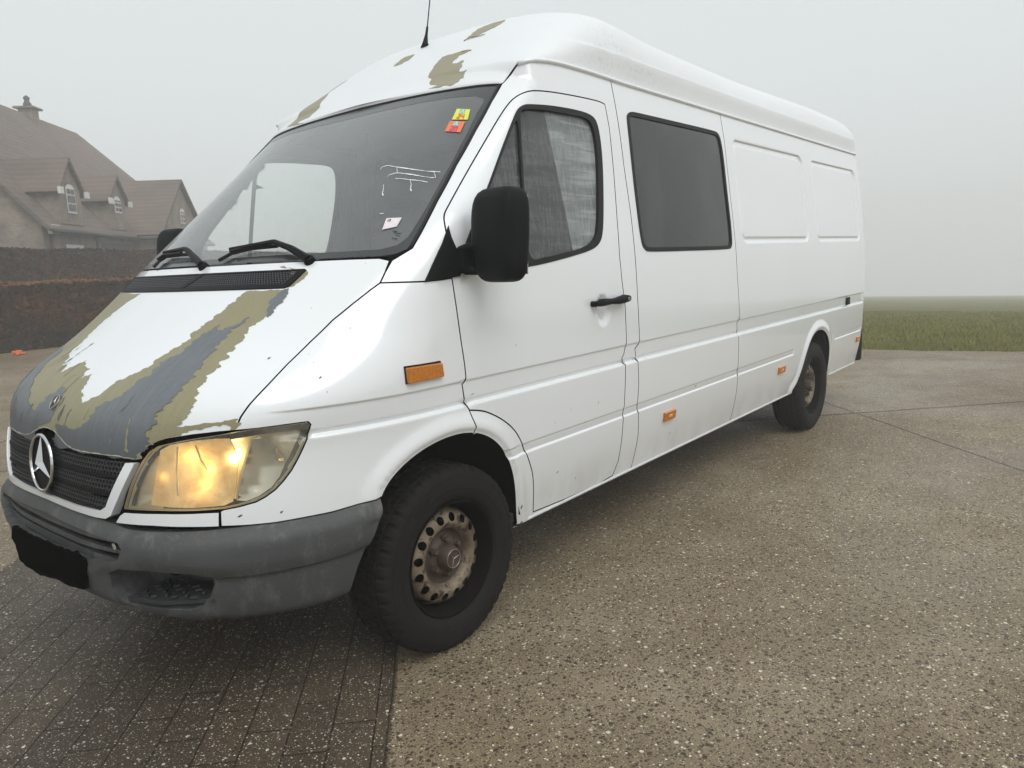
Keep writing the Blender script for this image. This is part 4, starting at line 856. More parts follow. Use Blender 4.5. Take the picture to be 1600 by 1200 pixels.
# -- side glazing
for dr, sg, gm in ((doors[0], 1, 'door_glass'), (doors[1], -1, 'far_glass')):
    def keep(o):
        if sg == 1: return o
        for v in o.data.vertices: v.co.y = -v.co.y
        o.data.flip_normals(); return o
    DW = OL['doorwin']
    ring_ = panel('window_rubber', DW, dr, 'rubber', off=.002, thick=.02, gap=.001, holes=[OL['doorglass'], OL['quarter']], hole_gap=.001, step=.03, edge=.012)
    keep(ring_)
    keep(panel('door_window', OL['doorglass'], dr, gm, off=-.012, thick=.003, gap=-.004, step=.05))
    keep(panel('quarter_window', OL['quarter'], dr, gm, off=-.009, thick=.003, gap=-.004, step=.05))
for o_, sg in zip(slide, (1, -1)):
    big = SW; c_ = np.mean(np.array(SW), 0)
    fr_ = panel('window_rubber', SW, o_, 'rubber', off=.003, thick=.02, gap=.001, holes=[shrink(SW, SK, .022)], hole_gap=0, step=.03, edge=.015)
    gl2 = panel('side_window', shrink(SW, SK, .018), o_, 'privacy_glass', off=-.004, thick=.003, gap=0, step=.06)
    if sg == -1:
        for o in (fr_, gl2):
            for v in o.data.vertices: v.co.y = -v.co.y
            o.data.flip_normals()
# -- roof
S = np.arange(len(ROOFB)).astype(float); aa = np.r_[0, 1, 3, 5, 6.5, 7.5, 8, 8.5, 9, 9.3, 9.6, 9.9, 10.2, 10.5, 10.8, 11.1, 11.5, 12, 12.6, 13.3, 14.2, 16, 18, 21, 23, 25, 27, 29, 31, 33, 36, 40, 44, 48, 52, 57, 62, 68, 75, 82, 90]; aseq = np.r_[aa, 180-aa[:-1][::-1]]
sseq = np.linspace(0, len(ROOFB)-1, 210)
SS, AA = np.meshgrid(sseq, aseq, indexing='ij')
Pr = roof(SS, AA); n1, n2 = SS.shape
F = [(i*n2+j, (i+1)*n2+j, (i+1)*n2+j+1, i*n2+j+1) for i in range(n1-1) for j in range(n2-1)]
F.append(tuple((n1-1)*n2+j for j in range(n2)))
roofo = mesh_obj('roof', Pr.reshape(-1, 3), F, 'roof_paint', van, True, sharp=50)
for nm in ('peel_a', 'peel_b', 'peel_c', 'peel_d'):
    panel('bare_primer_patch', rough_edge(OL[nm], .004, RF, hash(nm[-1]) % 97 if False else ord(nm[-1]), 2), roofo, 'roof_primer', dom=RF, off=.0012, thick=.0015, gap=0, step=.03, edge=.02)
def ribbon(name, pts, w, off, mat, dom, parent):
    g = []
    su, sv = (.024, 1.3) if dom is SK else (.04, .012)
    for a, b in zip(pts[:-1], pts[1:]):
        a = np.array(a); b = np.array(b); d = (b-a)*np.array([su, sv]); n = np.array([-d[1], d[0]])/(np.linalg.norm(d)+1e-9)*w/np.array([su, sv])
        g.append(panel('x', [tuple(a-n*.6), tuple(b-n*.6), tuple(b+n*.6), tuple(a+n*.6)], parent, mat, dom=dom, off=off, thick=.0003, gap=0, step=.05, edge=.03))
    return merge(name, g, parent)
ribbon('rust_mark', OL['crack1'], .006, .003, 'rust_mark', RF, roofo); ribbon('rust_mark', OL['crack2'], .005, .003, 'rust_mark', RF, roofo)
# rain gutter
for sg in (1, -1):
    mb = MB(); k0 = 30; G_ = ROOFB[k0:]; uu = np.linspace(50.9, ub(5.46), 150); zz = np.interp(uu, [50.9, 52.8, 55, 59, 64, 77, 89, 95, 400], [2.171, 2.180, 2.188, 2.199, 2.205, 2.207, 2.204, 2.202, 2.202])
    P = skin0(uu, zz); N = normal_of(skin0, uu, zz); N[:, 2] = 0; N = unit(N); sweep(mb, P*[1, sg, 1], N*[1, sg, 1], .020, .013)
    mb.build('rain_gutter', 'white_paint', roofo, True)
ant = MB(); A0 = roof(np.array(OL['ant'][0][0]), np.array(OL['ant'][0][1])); A0 = Vector(A0)
A0 = Vector((.985, 0.0, float(roof_top(.985))-.006))
ant.tube([A0, A0+Vector((.001, 0, .02)), A0+Vector((.012, 0, .06)), A0+Vector((.022, 0, .10))], [.024, .014, .007, .0055], 12)
ant.tube([A0+Vector((.022, 0, .10)), A0+Vector((.10, 0, .45)), A0+Vector((.14, 0, .62))], [.003, .002, .0015], 6)
ant.build('antenna', 'matt_black', roofo, True)
# -- rear end
zz = np.concatenate([np.linspace(SILL, 2.2, 40)]); hw = half_width(zz)-.072
rp = [(5.5, -w, z) for w, z in zip(hw, zz)]+[(5.5, w, z) for w, z in zip(hw[::-1], zz[::-1])]
rear = mesh_obj('rear_door', rp, [tuple(range(len(rp)))], 'white_paint', van)
rear2 = MB(); rear2.box((5.503, 0, 1.28), (.004, .012, 1.75)); rear2.box((5.515, .10, 1.05), (.03, .14, .04)); rear2.build('door_seam', 'gap_dark', rear)
mb = MB(); mb.box((5.53, 0, .45), (.13, 1.84, .20)); mb.build('rear_bumper', 'bumper_plastic', van, bevel=.03)
for sg in (-1, 1):
    mb = MB(); mb.box((5.508, sg*.88, .86), (.05, .13, .42)); mb.build('tail_lamp', 'turn_bulb', van, bevel=.012)
    mb = MB(); mb.box((5.50, sg*.915, .51), (.07, .06, .30)); mb.build('bumper_corner', 'black_plastic', van, bevel=.02)
# -- front bumper
def both(L): return [(u, z) for u, z in L]+[(-u, z) for u, z in L[::-1]]
BO = OL['bumpOut']; bo_u = lambda z: float(np.interp(z, [p[1] for p in BO[::-1]], [p[0] for p in BO[::-1]]))
bl = [(0, .676), (6, .677), (9.5, .675), (11.6, .668), (12.5, .662), (16, .662), (strip_u, .662)]+BT[1:-1]+[(BT[-1][0]-.1, BT[-1][1]-.003)]+BO[1:]+[(BO[-1][0]-1.2, .318), (24.5, .322), (19.5, .350), (15.5, .392), (11.5, .412), (6, .414), (0, .415)]
bump_poly = bl+[(-u, z) for u, z in bl[::-1][1:-1]]
slot = [(11.9, .622), (12.4, .606), (12.0, .572), (10.6, .556), (6, .530), (0, .527)]; slot = [(0, .636), (8, .632)]+slot
slot_poly = slot+[(-u, z) for u, z in slot[::-1][1:-1]]
ST = OL['step']
def seam_z(x): return np.interp(x, [-.80, -.72, -.55, -.37], [.523, .516, .513, .517])
def boff(P, d):
    x, y, z = P[:, 0], np.abs(P[:, 1]), P[:, 2]
    o = .010+.010*smooth(.0, .03, d)
    o = o+.012*smooth(.655, .60, z)*smooth(.50, .56, z)*(y > 0)
    o = o-.010*smooth(.002, -.002, z-seam_z(x))*smooth(-.80, -.76, x)
    o = o-.05*smooth(.40, .30, z)**2-.016*smooth(.628, .675, z)
    return o
bumper = panel('front_bumper', bump_poly, van, 'bumper_plastic', rows=[.500, .506, .510, .513, .516, .519, .522, .526, .532], step=.016, edge=.014, thick=.03, gap=.002, holes=[slot_poly, ST, [(-u, z) for u, z in ST]], hole_gap=0, offfun=boff)
panel('slot_backing', shrink(slot_poly, SK, -.01), bumper, 'gap_dark', off=-.035, thick=.001, gap=0)
for k, (za, zb) in enumerate((((.632, .634), (.608, .616)), ((.590, .594), (.572, .583)), ((.561, .560), (.534, .545)))):
    bar = [(0, za[0] if k else .637), (6, za[0]-.000), (11.6 if k < 2 else 10.8, za[1])]+[(11.8 if k < 2 else 11.0, zb[1]), (6, zb[0]+.003), (0, zb[0])]
    bp = bar+[(-u, z) for u, z in bar[::-1][1:-1]]
    panel('vent_bar', bp, bumper, 'bumper_plastic', off=.004-.006*k, thick=.02, gap=0, step=.02)
tg = skin0(np.array(11.55), np.array(.6105)); mb = MB(); mb.box(tuple(tg+np.array([-.016, 0, 0])), (.006, .030, .011), R=Euler((0, 0, math.radians(-14))).to_matrix()); mb.build('badge', 'silver_tag', bumper)
for sg in (1, -1):
    q = skin0(*np.array(ST).T)*[1, sg, 1]; c0 = q.mean(0)
    inner = q+np.array([.11, .015*sg, 0]); n = len(q); V = np.concatenate([q+np.array([-.004, 0, 0]), inner]); F = [(i, (i+1) % n, n+(i+1) % n, n+i) for i in range(n)]+[tuple(n+i for i in range(n))]
    pk = mesh_obj('step_recess', V, F, 'bumper_plastic', bumper, True, sharp=40)
    y0, y1 = -.715*sg, -.475*sg
    mb = MB(); V = [(-.772, y0, .450), (-.872, -.60*sg, .450), (-.915, y1, .450), (-.79, y1, .462), (-.68, y0, .462)]
    V2 = [(a, b, .438) for a, b, c in V]; mb.add(V+V2, [(0, 1, 2, 3, 4) if sg == 1 else (4, 3, 2, 1, 0)]+[(i, (i+1) % 5, 5+(i+1) % 5, 5+i) for i in range(5)])
    for i in range(4):
        for j in range(7):
            yy = -.50-.030*j; xx = -.905+.035*i+(-.50-yy)*.50+(.012 if j % 2 else 0)
            if xx < -.765: mb.box((xx, yy*sg, .456+.09*(xx+.90)), (.018, .009, .007), R=Euler((0, 0, .6 if (i+j) % 2 else -.6)).to_matrix())
    mb.build('step_plate', 'mesh_plastic', bumper)
# blacked-out number plate
pz = OL['plateyz']; rg = random.Random(5); pp = []
for i in range(len(pz)):
    a, b = pz[i], pz[(i+1) % len(pz)]; pp.append(a)
    for t in (.33, .66): pp.append((a[0]+(b[0]-a[0])*t+rg.uniform(-.004, .004), a[1]+(b[1]-a[1])*t+rg.uniform(-.004, .004)))
n = len(pp); px_ = lambda y: -.985+.10*y*y
V = [(px_(y), y, z) for y, z in pp]+[(px_(y)+.015, y, z) for y, z in pp]
pl = mesh_obj('number_plate', V, [tuple(range(n))[::-1], tuple(range(n, 2*n))]+[(i, (i+1) % n, n+(i+1) % n, n+i) for i in range(n)], 'tape_black', van)
pl['label'] = 'number plate masked off in ragged black'
# -- grille
gi = [(0, .872), (8, .868), (12.4, .856)]+[(12.55, .850), (11.3, .785), (10.35, .722), (9.6, .706), (5, .7005), (0, .700)]
gi_poly = gi+[(-u, z) for u, z in gi[::-1][1:-1]]
go = [(0, .9), (8, .872), (13.15, .863), (13.3, .857), (12.1, .776), (11.0, .699), (10.2, .684), (9, .681), (5, .680), (0, .681)]
go_poly = [(12.45, .8585), (13.1, .8610), (13.35, .857), (12.55, .80), (11.75, .745), (10.95, .696), (10.3, .684), (9, .681), (5, .680), (0, .681)]
ins = [(-12.45, .8585)]
sur = go_poly+[(-u, z) for u, z in go_poly[::-1][1:]]
inn = [(12.45, .8585), (11.3, .785), (10.35, .722), (9.6, .706), (5, .7005), (0, .700)]
sur_poly = go_poly+[(-u, z) for u, z in go_poly[::-1][1:-1]]+[(-12.45, .8585)]+[(-u, z) for u, z in inn[1:]]+[(u, z) for u, z in inn[::-1][1:-1]]
grille = panel('grille', sur_poly, van, 'nose_paint', off=.006, thick=.03, gap=.001, step=.02, edge=.012)
panel('grille_backing', shrink(gi_poly, SK, -.004), grille, 'gap_dark', off=-.045, thick=.001, gap=0)
for k, (za, zb) in enumerate(((.864, .822), (.806, .766), (.750, .712))):
    for sg in (1, -1):
        ue = lambda z: float(np.interp(z, [.706, .722, .785, .858], [9.9, 10.4, 11.3, 12.5]))
        poly = [(1.0*sg, za), (ue(za)*sg, za-.004), (ue(zb)*sg, zb), (1.0*sg, zb)]
        honeycomb('mesh_insert', poly, grille, .0094, -.004, .012, .0030, 'mesh_plastic')
for k, (za, zb) in enumerate(((.872, .864), (.820, .808), (.764, .752), (.7115, .7005))):
    ue = lambda z: float(np.interp(z, [.700, .722, .785, .858], [9.8, 10.4, 11.3, 12.5]))
    b_ = [(0, za), (ue(za), za-(.008 if k == 0 else .002)), (ue(zb), zb), (0, zb)]
    panel('grille_slat', b_+[(-u, z) for u, z in b_[::-1][1:-1]], grille, 'black_plastic', off=-.002 if k else -.012, thick=.03, gap=0, step=.02)
def star(name, R, th, parent, mat, ring_r, loc, rot, hub=.12, disc=None, rot2=0):
    o = empty(name, loc, parent) if False else None
    mb = MB(); V = []; F = []
    seg, ms = 56, 10
    for i in range(seg):
        a = 2*math.pi*i/seg
        for j in range(ms):
            b = 2*math.pi*j/ms; r = R+ring_r*math.cos(b); V.append((r*math.cos(a), ring_r*1.1*math.sin(b), r*math.sin(a)))
    F = [(i*ms+j, i*ms+(j+1) % ms, ((i+1) % seg)*ms+(j+1) % ms, ((i+1) % seg)*ms+j) for i in range(seg) for j in range(ms)]
    mb.add(V, F)
    for k in range(3):
        a = math.radians(90+120*k); t = Vector((math.cos(a), 0, math.sin(a))); s = Vector((-math.sin(a), 0, math.cos(a)))
        tip = t*R*.99; h = Vector((0, -th, 0)); c1 = Vector((math.cos(a+math.pi/3), 0, math.sin(a+math.pi/3)))*R*hub; c2 = Vector((math.cos(a-math.pi/3), 0, math.sin(a-math.pi/3)))*R*hub
        bk = Vector((0, .004, 0)); mb.add([h, c1, tip+Vector((0, -.001, 0)), c2, c1+bk, tip+bk, c2+bk], [(0, 1, 2), (0, 2, 3), (1, 4, 5, 2), (2, 5, 6, 3)])
    o = mb.build(name, mat, parent, True, sharp=25); o.location = loc; o.rotation_euler = rot
    if disc:
        m2 = MB(); V = [(R*math.cos(2*math.pi*i/48), .006, R*math.sin(2*math.pi*i/48)) for i in range(48)]; m2.add(V, [tuple(range(48))[::-1]]); m2.build('emblem_disc', disc, o)
    return o
# local -y faces forward (world -x): rotate about z by -90deg, then lean back
star('star_emblem', .092, .020, grille, 'chrome', .0058, (-.938, 0, .8075), Euler((math.radians(-6), 0, math.radians(-90))), hub=.115, disc='matt_black')
mbh = MB()
bn = normal_of(skin0, np.array(0.), np.array(.998)); bp_ = skin0(np.array(0.), np.array(.998)); tilt = math.atan2(float(bn[2]), -float(bn[0]))
bd_ = star('star_badge', .025, .004, hood, 'dull_chrome', .0022, tuple(bp_+bn*.005), Euler((-tilt, 0, math.radians(-90))), hub=.15, disc='matt_black')
# -- headlights
HLs = HL
def bowl(dep, ramp_=.06):
    return lambda P, d: -.014-dep*smooth(0, ramp_, d)
for sg in (1, -1):
    hl = panel('headlight', HLs, van, 'lens_glass', off=.001, thick=.012, gap=.002, step=.03, edge=.012, rim='lamp_housing')
    parts = [panel('lamp_housing', HLs, hl, 'lamp_housing', gap=.002, thick=.003, step=.015, edge=.012, offfun=bowl(.035, .03)),
             panel('headlamp_reflector', OL['hl_amber'], hl, 'reflector_glow' if sg == 1 else 'reflector', gap=0, thick=.012, step=.012, edge=.012, offfun=lambda P, d: -.012-.034*smooth(0, .075, d)),
             panel('indicator_reflector', OL['hl_turn'], hl, 'reflector', gap=0, thick=.012, step=.010, edge=.010, offfun=lambda P, d: -.012-.034*smooth(0, .05, d))]
    c0 = skin0(np.array(18.05), np.array(.842)); N = normal_of(skin0, np.array(18.05), np.array(.842))
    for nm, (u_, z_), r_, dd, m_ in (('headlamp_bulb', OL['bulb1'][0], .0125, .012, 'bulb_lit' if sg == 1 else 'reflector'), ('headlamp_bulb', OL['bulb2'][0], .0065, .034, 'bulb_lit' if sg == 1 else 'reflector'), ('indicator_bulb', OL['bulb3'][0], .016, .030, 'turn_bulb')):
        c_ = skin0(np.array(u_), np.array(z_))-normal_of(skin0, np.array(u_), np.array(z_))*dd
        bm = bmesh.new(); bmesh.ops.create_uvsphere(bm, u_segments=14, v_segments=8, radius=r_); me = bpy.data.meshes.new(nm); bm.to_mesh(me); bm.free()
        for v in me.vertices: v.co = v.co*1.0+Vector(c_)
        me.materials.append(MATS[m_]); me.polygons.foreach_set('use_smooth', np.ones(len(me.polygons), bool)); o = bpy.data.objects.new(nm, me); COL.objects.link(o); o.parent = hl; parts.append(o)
    if sg == -1:
        for o in [hl]+parts:
            for v in o.data.vertices: v.co.y = -v.co.y
            o.data.flip_normals()
    else:
        for ln_ in OL['lampline']:
            g_ = [panel('x', p_, hl, 'bulb_edge', off=-.010, thick=.003, gap=0, step=.05, edge=.03) for p_ in glass_line(ln_, .0016)]; merge('lens_ridge', g_, hl)
        hl['label'] = 'left headlight glowing warm yellow'
        for (u_, z_), pw in ((OL['bulb1'][0], .16), (OL['bulb2'][0], .22), ((15.5, .82), .16), ((17.5, .87), .14), ((18.5, .79), .14)):
            ld = bpy.data.lights.new('headlight_lamp', 'POINT'); ld.energy = pw; ld.color = (1, .62, .22); ld.shadow_soft_size = .03
            lo_ = bpy.data.objects.new('headlight_lamp', ld); COL.objects.link(lo_); lo_.parent = hl; lo_.location = Vector(skin0(np.array(u_), np.array(z_))-normal_of(skin0, np.array(u_), np.array(z_))*.014)
# -- indicators and side markers (boxes standing on the skin)
def side_box(name, poly, h, mat, parent, sg=1, bev=.004, core=None):
    q = skin0(*np.array(poly[:4]).T); N = normal_of(skin0, *np.array(poly[:4]).T); cen = q.mean(0)
    V = np.concatenate([q-N*.003, cen+(q-cen)*.97+N*h])*[1, sg, 1]; n = len(q); mb = MB(); mb.add(V.tolist(), [(3, 2, 1, 0), (4, 5, 6, 7)]+[(i, (i+1) % n, n+(i+1) % n, n+i) for i in range(n)])
    o = mb.build(name, mat, parent, bevel=bev)
    if core:
        V = np.concatenate([cen+(q-cen)*.3+N*h, cen+(q-cen)*.2+N*(h+.003)])*[1, sg, 1]; m2 = MB(); m2.add(V.tolist(), [(3, 2, 1, 0), (4, 5, 6, 7)]+[(i, (i+1) % n, n+(i+1) % n, n+i) for i in range(n)]); m2.build('bulb', core, o)
    return o
for sg in (1, -1):
    i_ = OL['indicator']; ind = side_box('indicator_lamp', i_, .018, 'amber', van, sg)
    c_ = np.mean(np.array(i_), 0); base = [(c_[0]+(p[0]-c_[0])*1.06, c_[1]+(p[1]-c_[1])*1.14+.002) for p in i_]; side_box('lamp_base', base, .004, 'matt_black', ind, sg, .001)
    for x0, z0 in ((1.67, .566), (3.36, .571), (5.325, .575)):
        p = [(ub(x0-.062 if x0 < 5 else x0-.04), z0+.024), (ub(x0+.062 if x0 < 5 else x0+.04), z0+.024), (ub(x0+.062 if x0 < 5 else x0+.04), z0-.024), (ub(x0-.062 if x0 < 5 else x0-.04), z0-.024)]
        side_box('side_marker', p, .014, 'amber', van, sg, .003, 'amber_core')
    # door handle
    hd = MB(); zc = 1.195
    pts = [(-.9665-.030, x, z) for x, z in ((.925, 1.199), (.95, 1.203), (.99, 1.203), (1.05, 1.203), (1.10, 1.203), (1.15, 1.207), (1.195, 1.207))]
    hd.tube([(x, y*sg, z) for y, x, z in pts], [.010, .017, .0165, .0125, .0165, .0205, .015], 12)
    hd.tube([(.93, -.962*sg, 1.199), (.928, -.99*sg, 1.199)], .013, 10); hd.box((1.17, -.975*sg, 1.205), (.045, .03, .028))
    ho = hd.build('door_handle', 'black_plastic', doors[0 if sg == 1 else 1], True, sharp=50)
    lk = MB(); lk.tube([(1.165, -1.0155*sg, 1.207), (1.165, -1.0195*sg, 1.207)], .0075, 12); lk.build('lock', 'dull_chrome', ho)
# rail stop of the sliding door
for sg in (1, -1):
    mb = MB(); mb.box((4.93, -.966*sg, .943), (.10, .012, .062)); mb.build('door_rail_stop', 'matt_black', van, bevel=.003)
# -- mirrors
for sg in (1, -1):
    pb = panel('mirror_base', OL['pillbox'], van, 'black_plastic', off=.006, thick=.01, gap=.001, step=.02, edge=.012)
    if sg == -1:
        for v in pb.data.vertices: v.co.y = -v.co.y
        pb.data.flip_normals()
    bm = bmesh.new(); bmesh.ops.create_cube(bm, size=2); bmesh.ops.subdivide_edges(bm, edges=bm.edges[:], cuts=9, use_grid_fill=True)
    MX, MY, MZ = .072, .098, .158
    for v in bm.verts:
        c = v.co; n = 5.0; L = (abs(c.x)**n+abs(c.y)**n+abs(c.z)**n)**(1/n); c = c/L
        f = 1 if c.x < 0 else 1
        tz = 1-.06*max(0, -c.z); fx = c.x*(1-.25*(abs(c.z)**3)) if c.x < 0 else c.x*.75
        v.co = Vector((fx*MX, c.y*MY*tz*(1+.03*c.z), c.z*MZ))
    Rm = Euler((0, math.radians(3), math.radians(MROT*sg))).to_matrix(); ctr = Vector((MCX, -MCY*sg, MCZ))
    for v in bm.verts: v.co = Rm @ v.co + ctr
    me = bpy.data.meshes.new('wing_mirror'); bm.to_mesh(me); bm.free(); me.materials.append(MATS['black_plastic']); me.polygons.foreach_set('use_smooth', np.ones(len(me.polygons), bool))
    mo = bpy.data.objects.new('wing_mirror', me); COL.objects.link(mo); mo.parent = van
    g_ = MB(); g_.box(tuple(ctr+Rm @ Vector((MX*.70, 0, 0))), (.004, MY*1.55, MZ*1.66), R=Rm); g_.build('mirror_glass', 'chrome', mo, bevel=.002)
    ar = MB(); ar.box((.125, -.968*sg, 1.405), (.055, .05, .085)); ar.tube([(.125, -.97*sg, 1.375), (.14, -1.0*sg, 1.372), (.17, -1.06*sg, 1.375)], .018, 10)
    ar.tube([(.115, -.955*sg, 1.440), (.125, -.995*sg, 1.452), (.16, -1.05*sg, 1.455)], .015, 10); ar.build('mirror_arm', 'black_plastic', mo, True, sharp=40)
# -- wipers and cowl
def ws_pt(u, z, off=.0): return Vector(skin0(np.array(u), np.array(z))+normal_of(skin0, np.array(u), np.array(z))*off)
cw = [(31.0, 1.439), (26, 1.436), (14, 1.437), (0, 1.437)]; cw2 = [(0, 1.405), (14, 1.405), (26, 1.403), (31.0, 1.400)]
cp = cw+[(-u, z) for u, z in cw[::-1][1:]]; cq = [(-u, z) for u, z in cw2[::-1][:-1]]+cw2
panel('cowl', cp+cq, van, 'matt_black', off=-.02, thick=.01, gap=0, step=.03)
for key in ('wiperL', 'wiperR'):
    W = OL[key]; arm = W[:4]; blade = W[4:]
    mb = MB(); P = [ws_pt(u, z, o_) for (u, z), o_ in zip(arm, (.012, .028, .030, .020))]
    mb.tube(P, [.015, .012, .010, .007], 6); b0 = ws_pt(*arm[0], -.01); mb.tube([b0, P[0]+Vector((0, 0, .004))], [.022, .018], 10)
    wo_ = mb.build('wiper', 'black_plastic', van, True, sharp=40)
    m2 = MB(); Q = [ws_pt(u, z, .010) for u, z in densify_open(blade, 2)]; m2.tube(Q, .0068, 6); Q = [ws_pt(u, z, .020) for u, z in densify_open(blade, 2)][1:-1]; m2.tube(Q, .0058, 6); m2.build('wiper_blade', 'rubber', wo_)
# -- interior
mb = MB(); mb.box((1.36, 0, 1.22), (.02, 1.66, 1.6)); mb.build('bulkhead', 'interior_grey', van)
hd_ = MB(); V = []
for s_ in np.linspace(3, 45, 30):
    for a_ in np.linspace(12, 168, 21):
        p = roof(np.array(s_), np.array(a_)); V.append((p[0]+.03, p[1]*.93, min(p[2]-.05, 2.16+.0*p[0])))
hd_.add(V, [(i*21+j, i*21+j+1, (i+1)*21+j+1, (i+1)*21+j) for i in range(29) for j in range(20)]); hd_.build('headliner', 'headliner', van, True)
def dashf(x, y): return 1.40-.00*x
V = []; xs = np.linspace(-.22, .42, 10); ys = np.linspace(-.86, .86, 25)
for x in xs:
    for y in ys:
        t = (x+.22)/.64; z = 1.395-.05*t-.0+(.045*math.exp(-((y+.42)/.22)**2)*smooth(.35, .7, t) if True else 0)-.20*smooth(.86, 1.0, t)
        V.append((x+.14*(y/.86)**2*(1-t), y, float(z)))
mb = MB(); mb.add(V, [(i*25+j, i*25+j+1, (i+1)*25+j+1, (i+1)*25+j) for i in range(9) for j in range(24)])
mb.box((.40, 0, .95), (.10, 1.7, .5)); mb.build('dashboard', 'dashboard', van, True, sharp=40)
sw = MB(); c = Vector((.52, -.42, 1.27)); Rw = Euler((0, math.radians(-52), 0)).to_matrix(); sw.tube([c+Rw @ Vector((0, .2*math.cos(a), .2*math.sin(a))) for a in np.linspace(0, 2*math.pi, 33)], .015, 8, cap=False)
sw.tube([c+Rw @ Vector((0, -.19, 0)), c, c+Rw @ Vector((0, .19, 0))], .018, 8); sw.tube([c, c+Vector((-.25, 0, -.2))], .03, 8); sw.build('steering_wheel', 'black_plastic', van, True, sharp=40)
for yy in (-.45, .45):
    mb = MB(); mb.box((.88, yy, .95), (.46, .48, .16)); mb.box((1.14, yy, 1.28), (.13, .46, .62), R=Euler((0, math.radians(10), 0)).to_matrix()); mb.box((1.21, yy, 1.68), (.09, .26, .18)); mb.build('seat', 'seat_fabric', van, bevel=.04)
for sg in (1, -1):
    mb = MB(); mb.box((.72, -.90*sg, 1.09), (.95, .03, .48)); mb.build('door_lining', 'interior_grey', van)
mb = MB(); mb.box((2.6, 0, .50), (5.6, 1.70, .04)); mb.box((-.30, 0, .72), (1.0, 1.1, .46)); mb.build('floor_pan', 'gap_dark', van)
mb = MB(); mb.box((3.4, 0, 1.28), (4.0, 1.60, 1.4)); mb.build('load_box', 'interior_grey', van)
# underbody + wheel housings
mb = MB()
for cx, A_ in ((0.02, ARCHF), (4.1, ARCHR)):
    for sg in (1, -1):
        pts = [(cx+(x-cx)*1.03, .34+(z-.34)*1.03) for x, z in A_ if z > .385]; V = []
        for x, z in pts: V += [(x, -.93*sg, z), (x, -.55*sg, z)]
        n = len(pts); mb.add(V, [(2*i, 2*i+1, 2*i+3, 2*i+2) for i in range(n-1)]); mb.add([(x, -.55*sg, z) for x, z in pts]+[(pts[-1][0], -.55*sg, .3), (pts[0][0], -.55*sg, .3)], [tuple(range(n+2))])
mb.box((2.05, 0, .385), (3.0, 1.76, .09)); mb.box((0, 0, .30), (.12, 1.3, .10)); mb.box((4.025, 0, .33), (.14, 1.3, .12)); mb.box((-.45, 0, .45), (.5, 1.2, .25)); mb.box((5.0, 0, .40), (.85, 1.72, .09))  # floor boxes made wide to block light and deepen the shade underneath
mb.build('underbody', 'gap_dark', van)
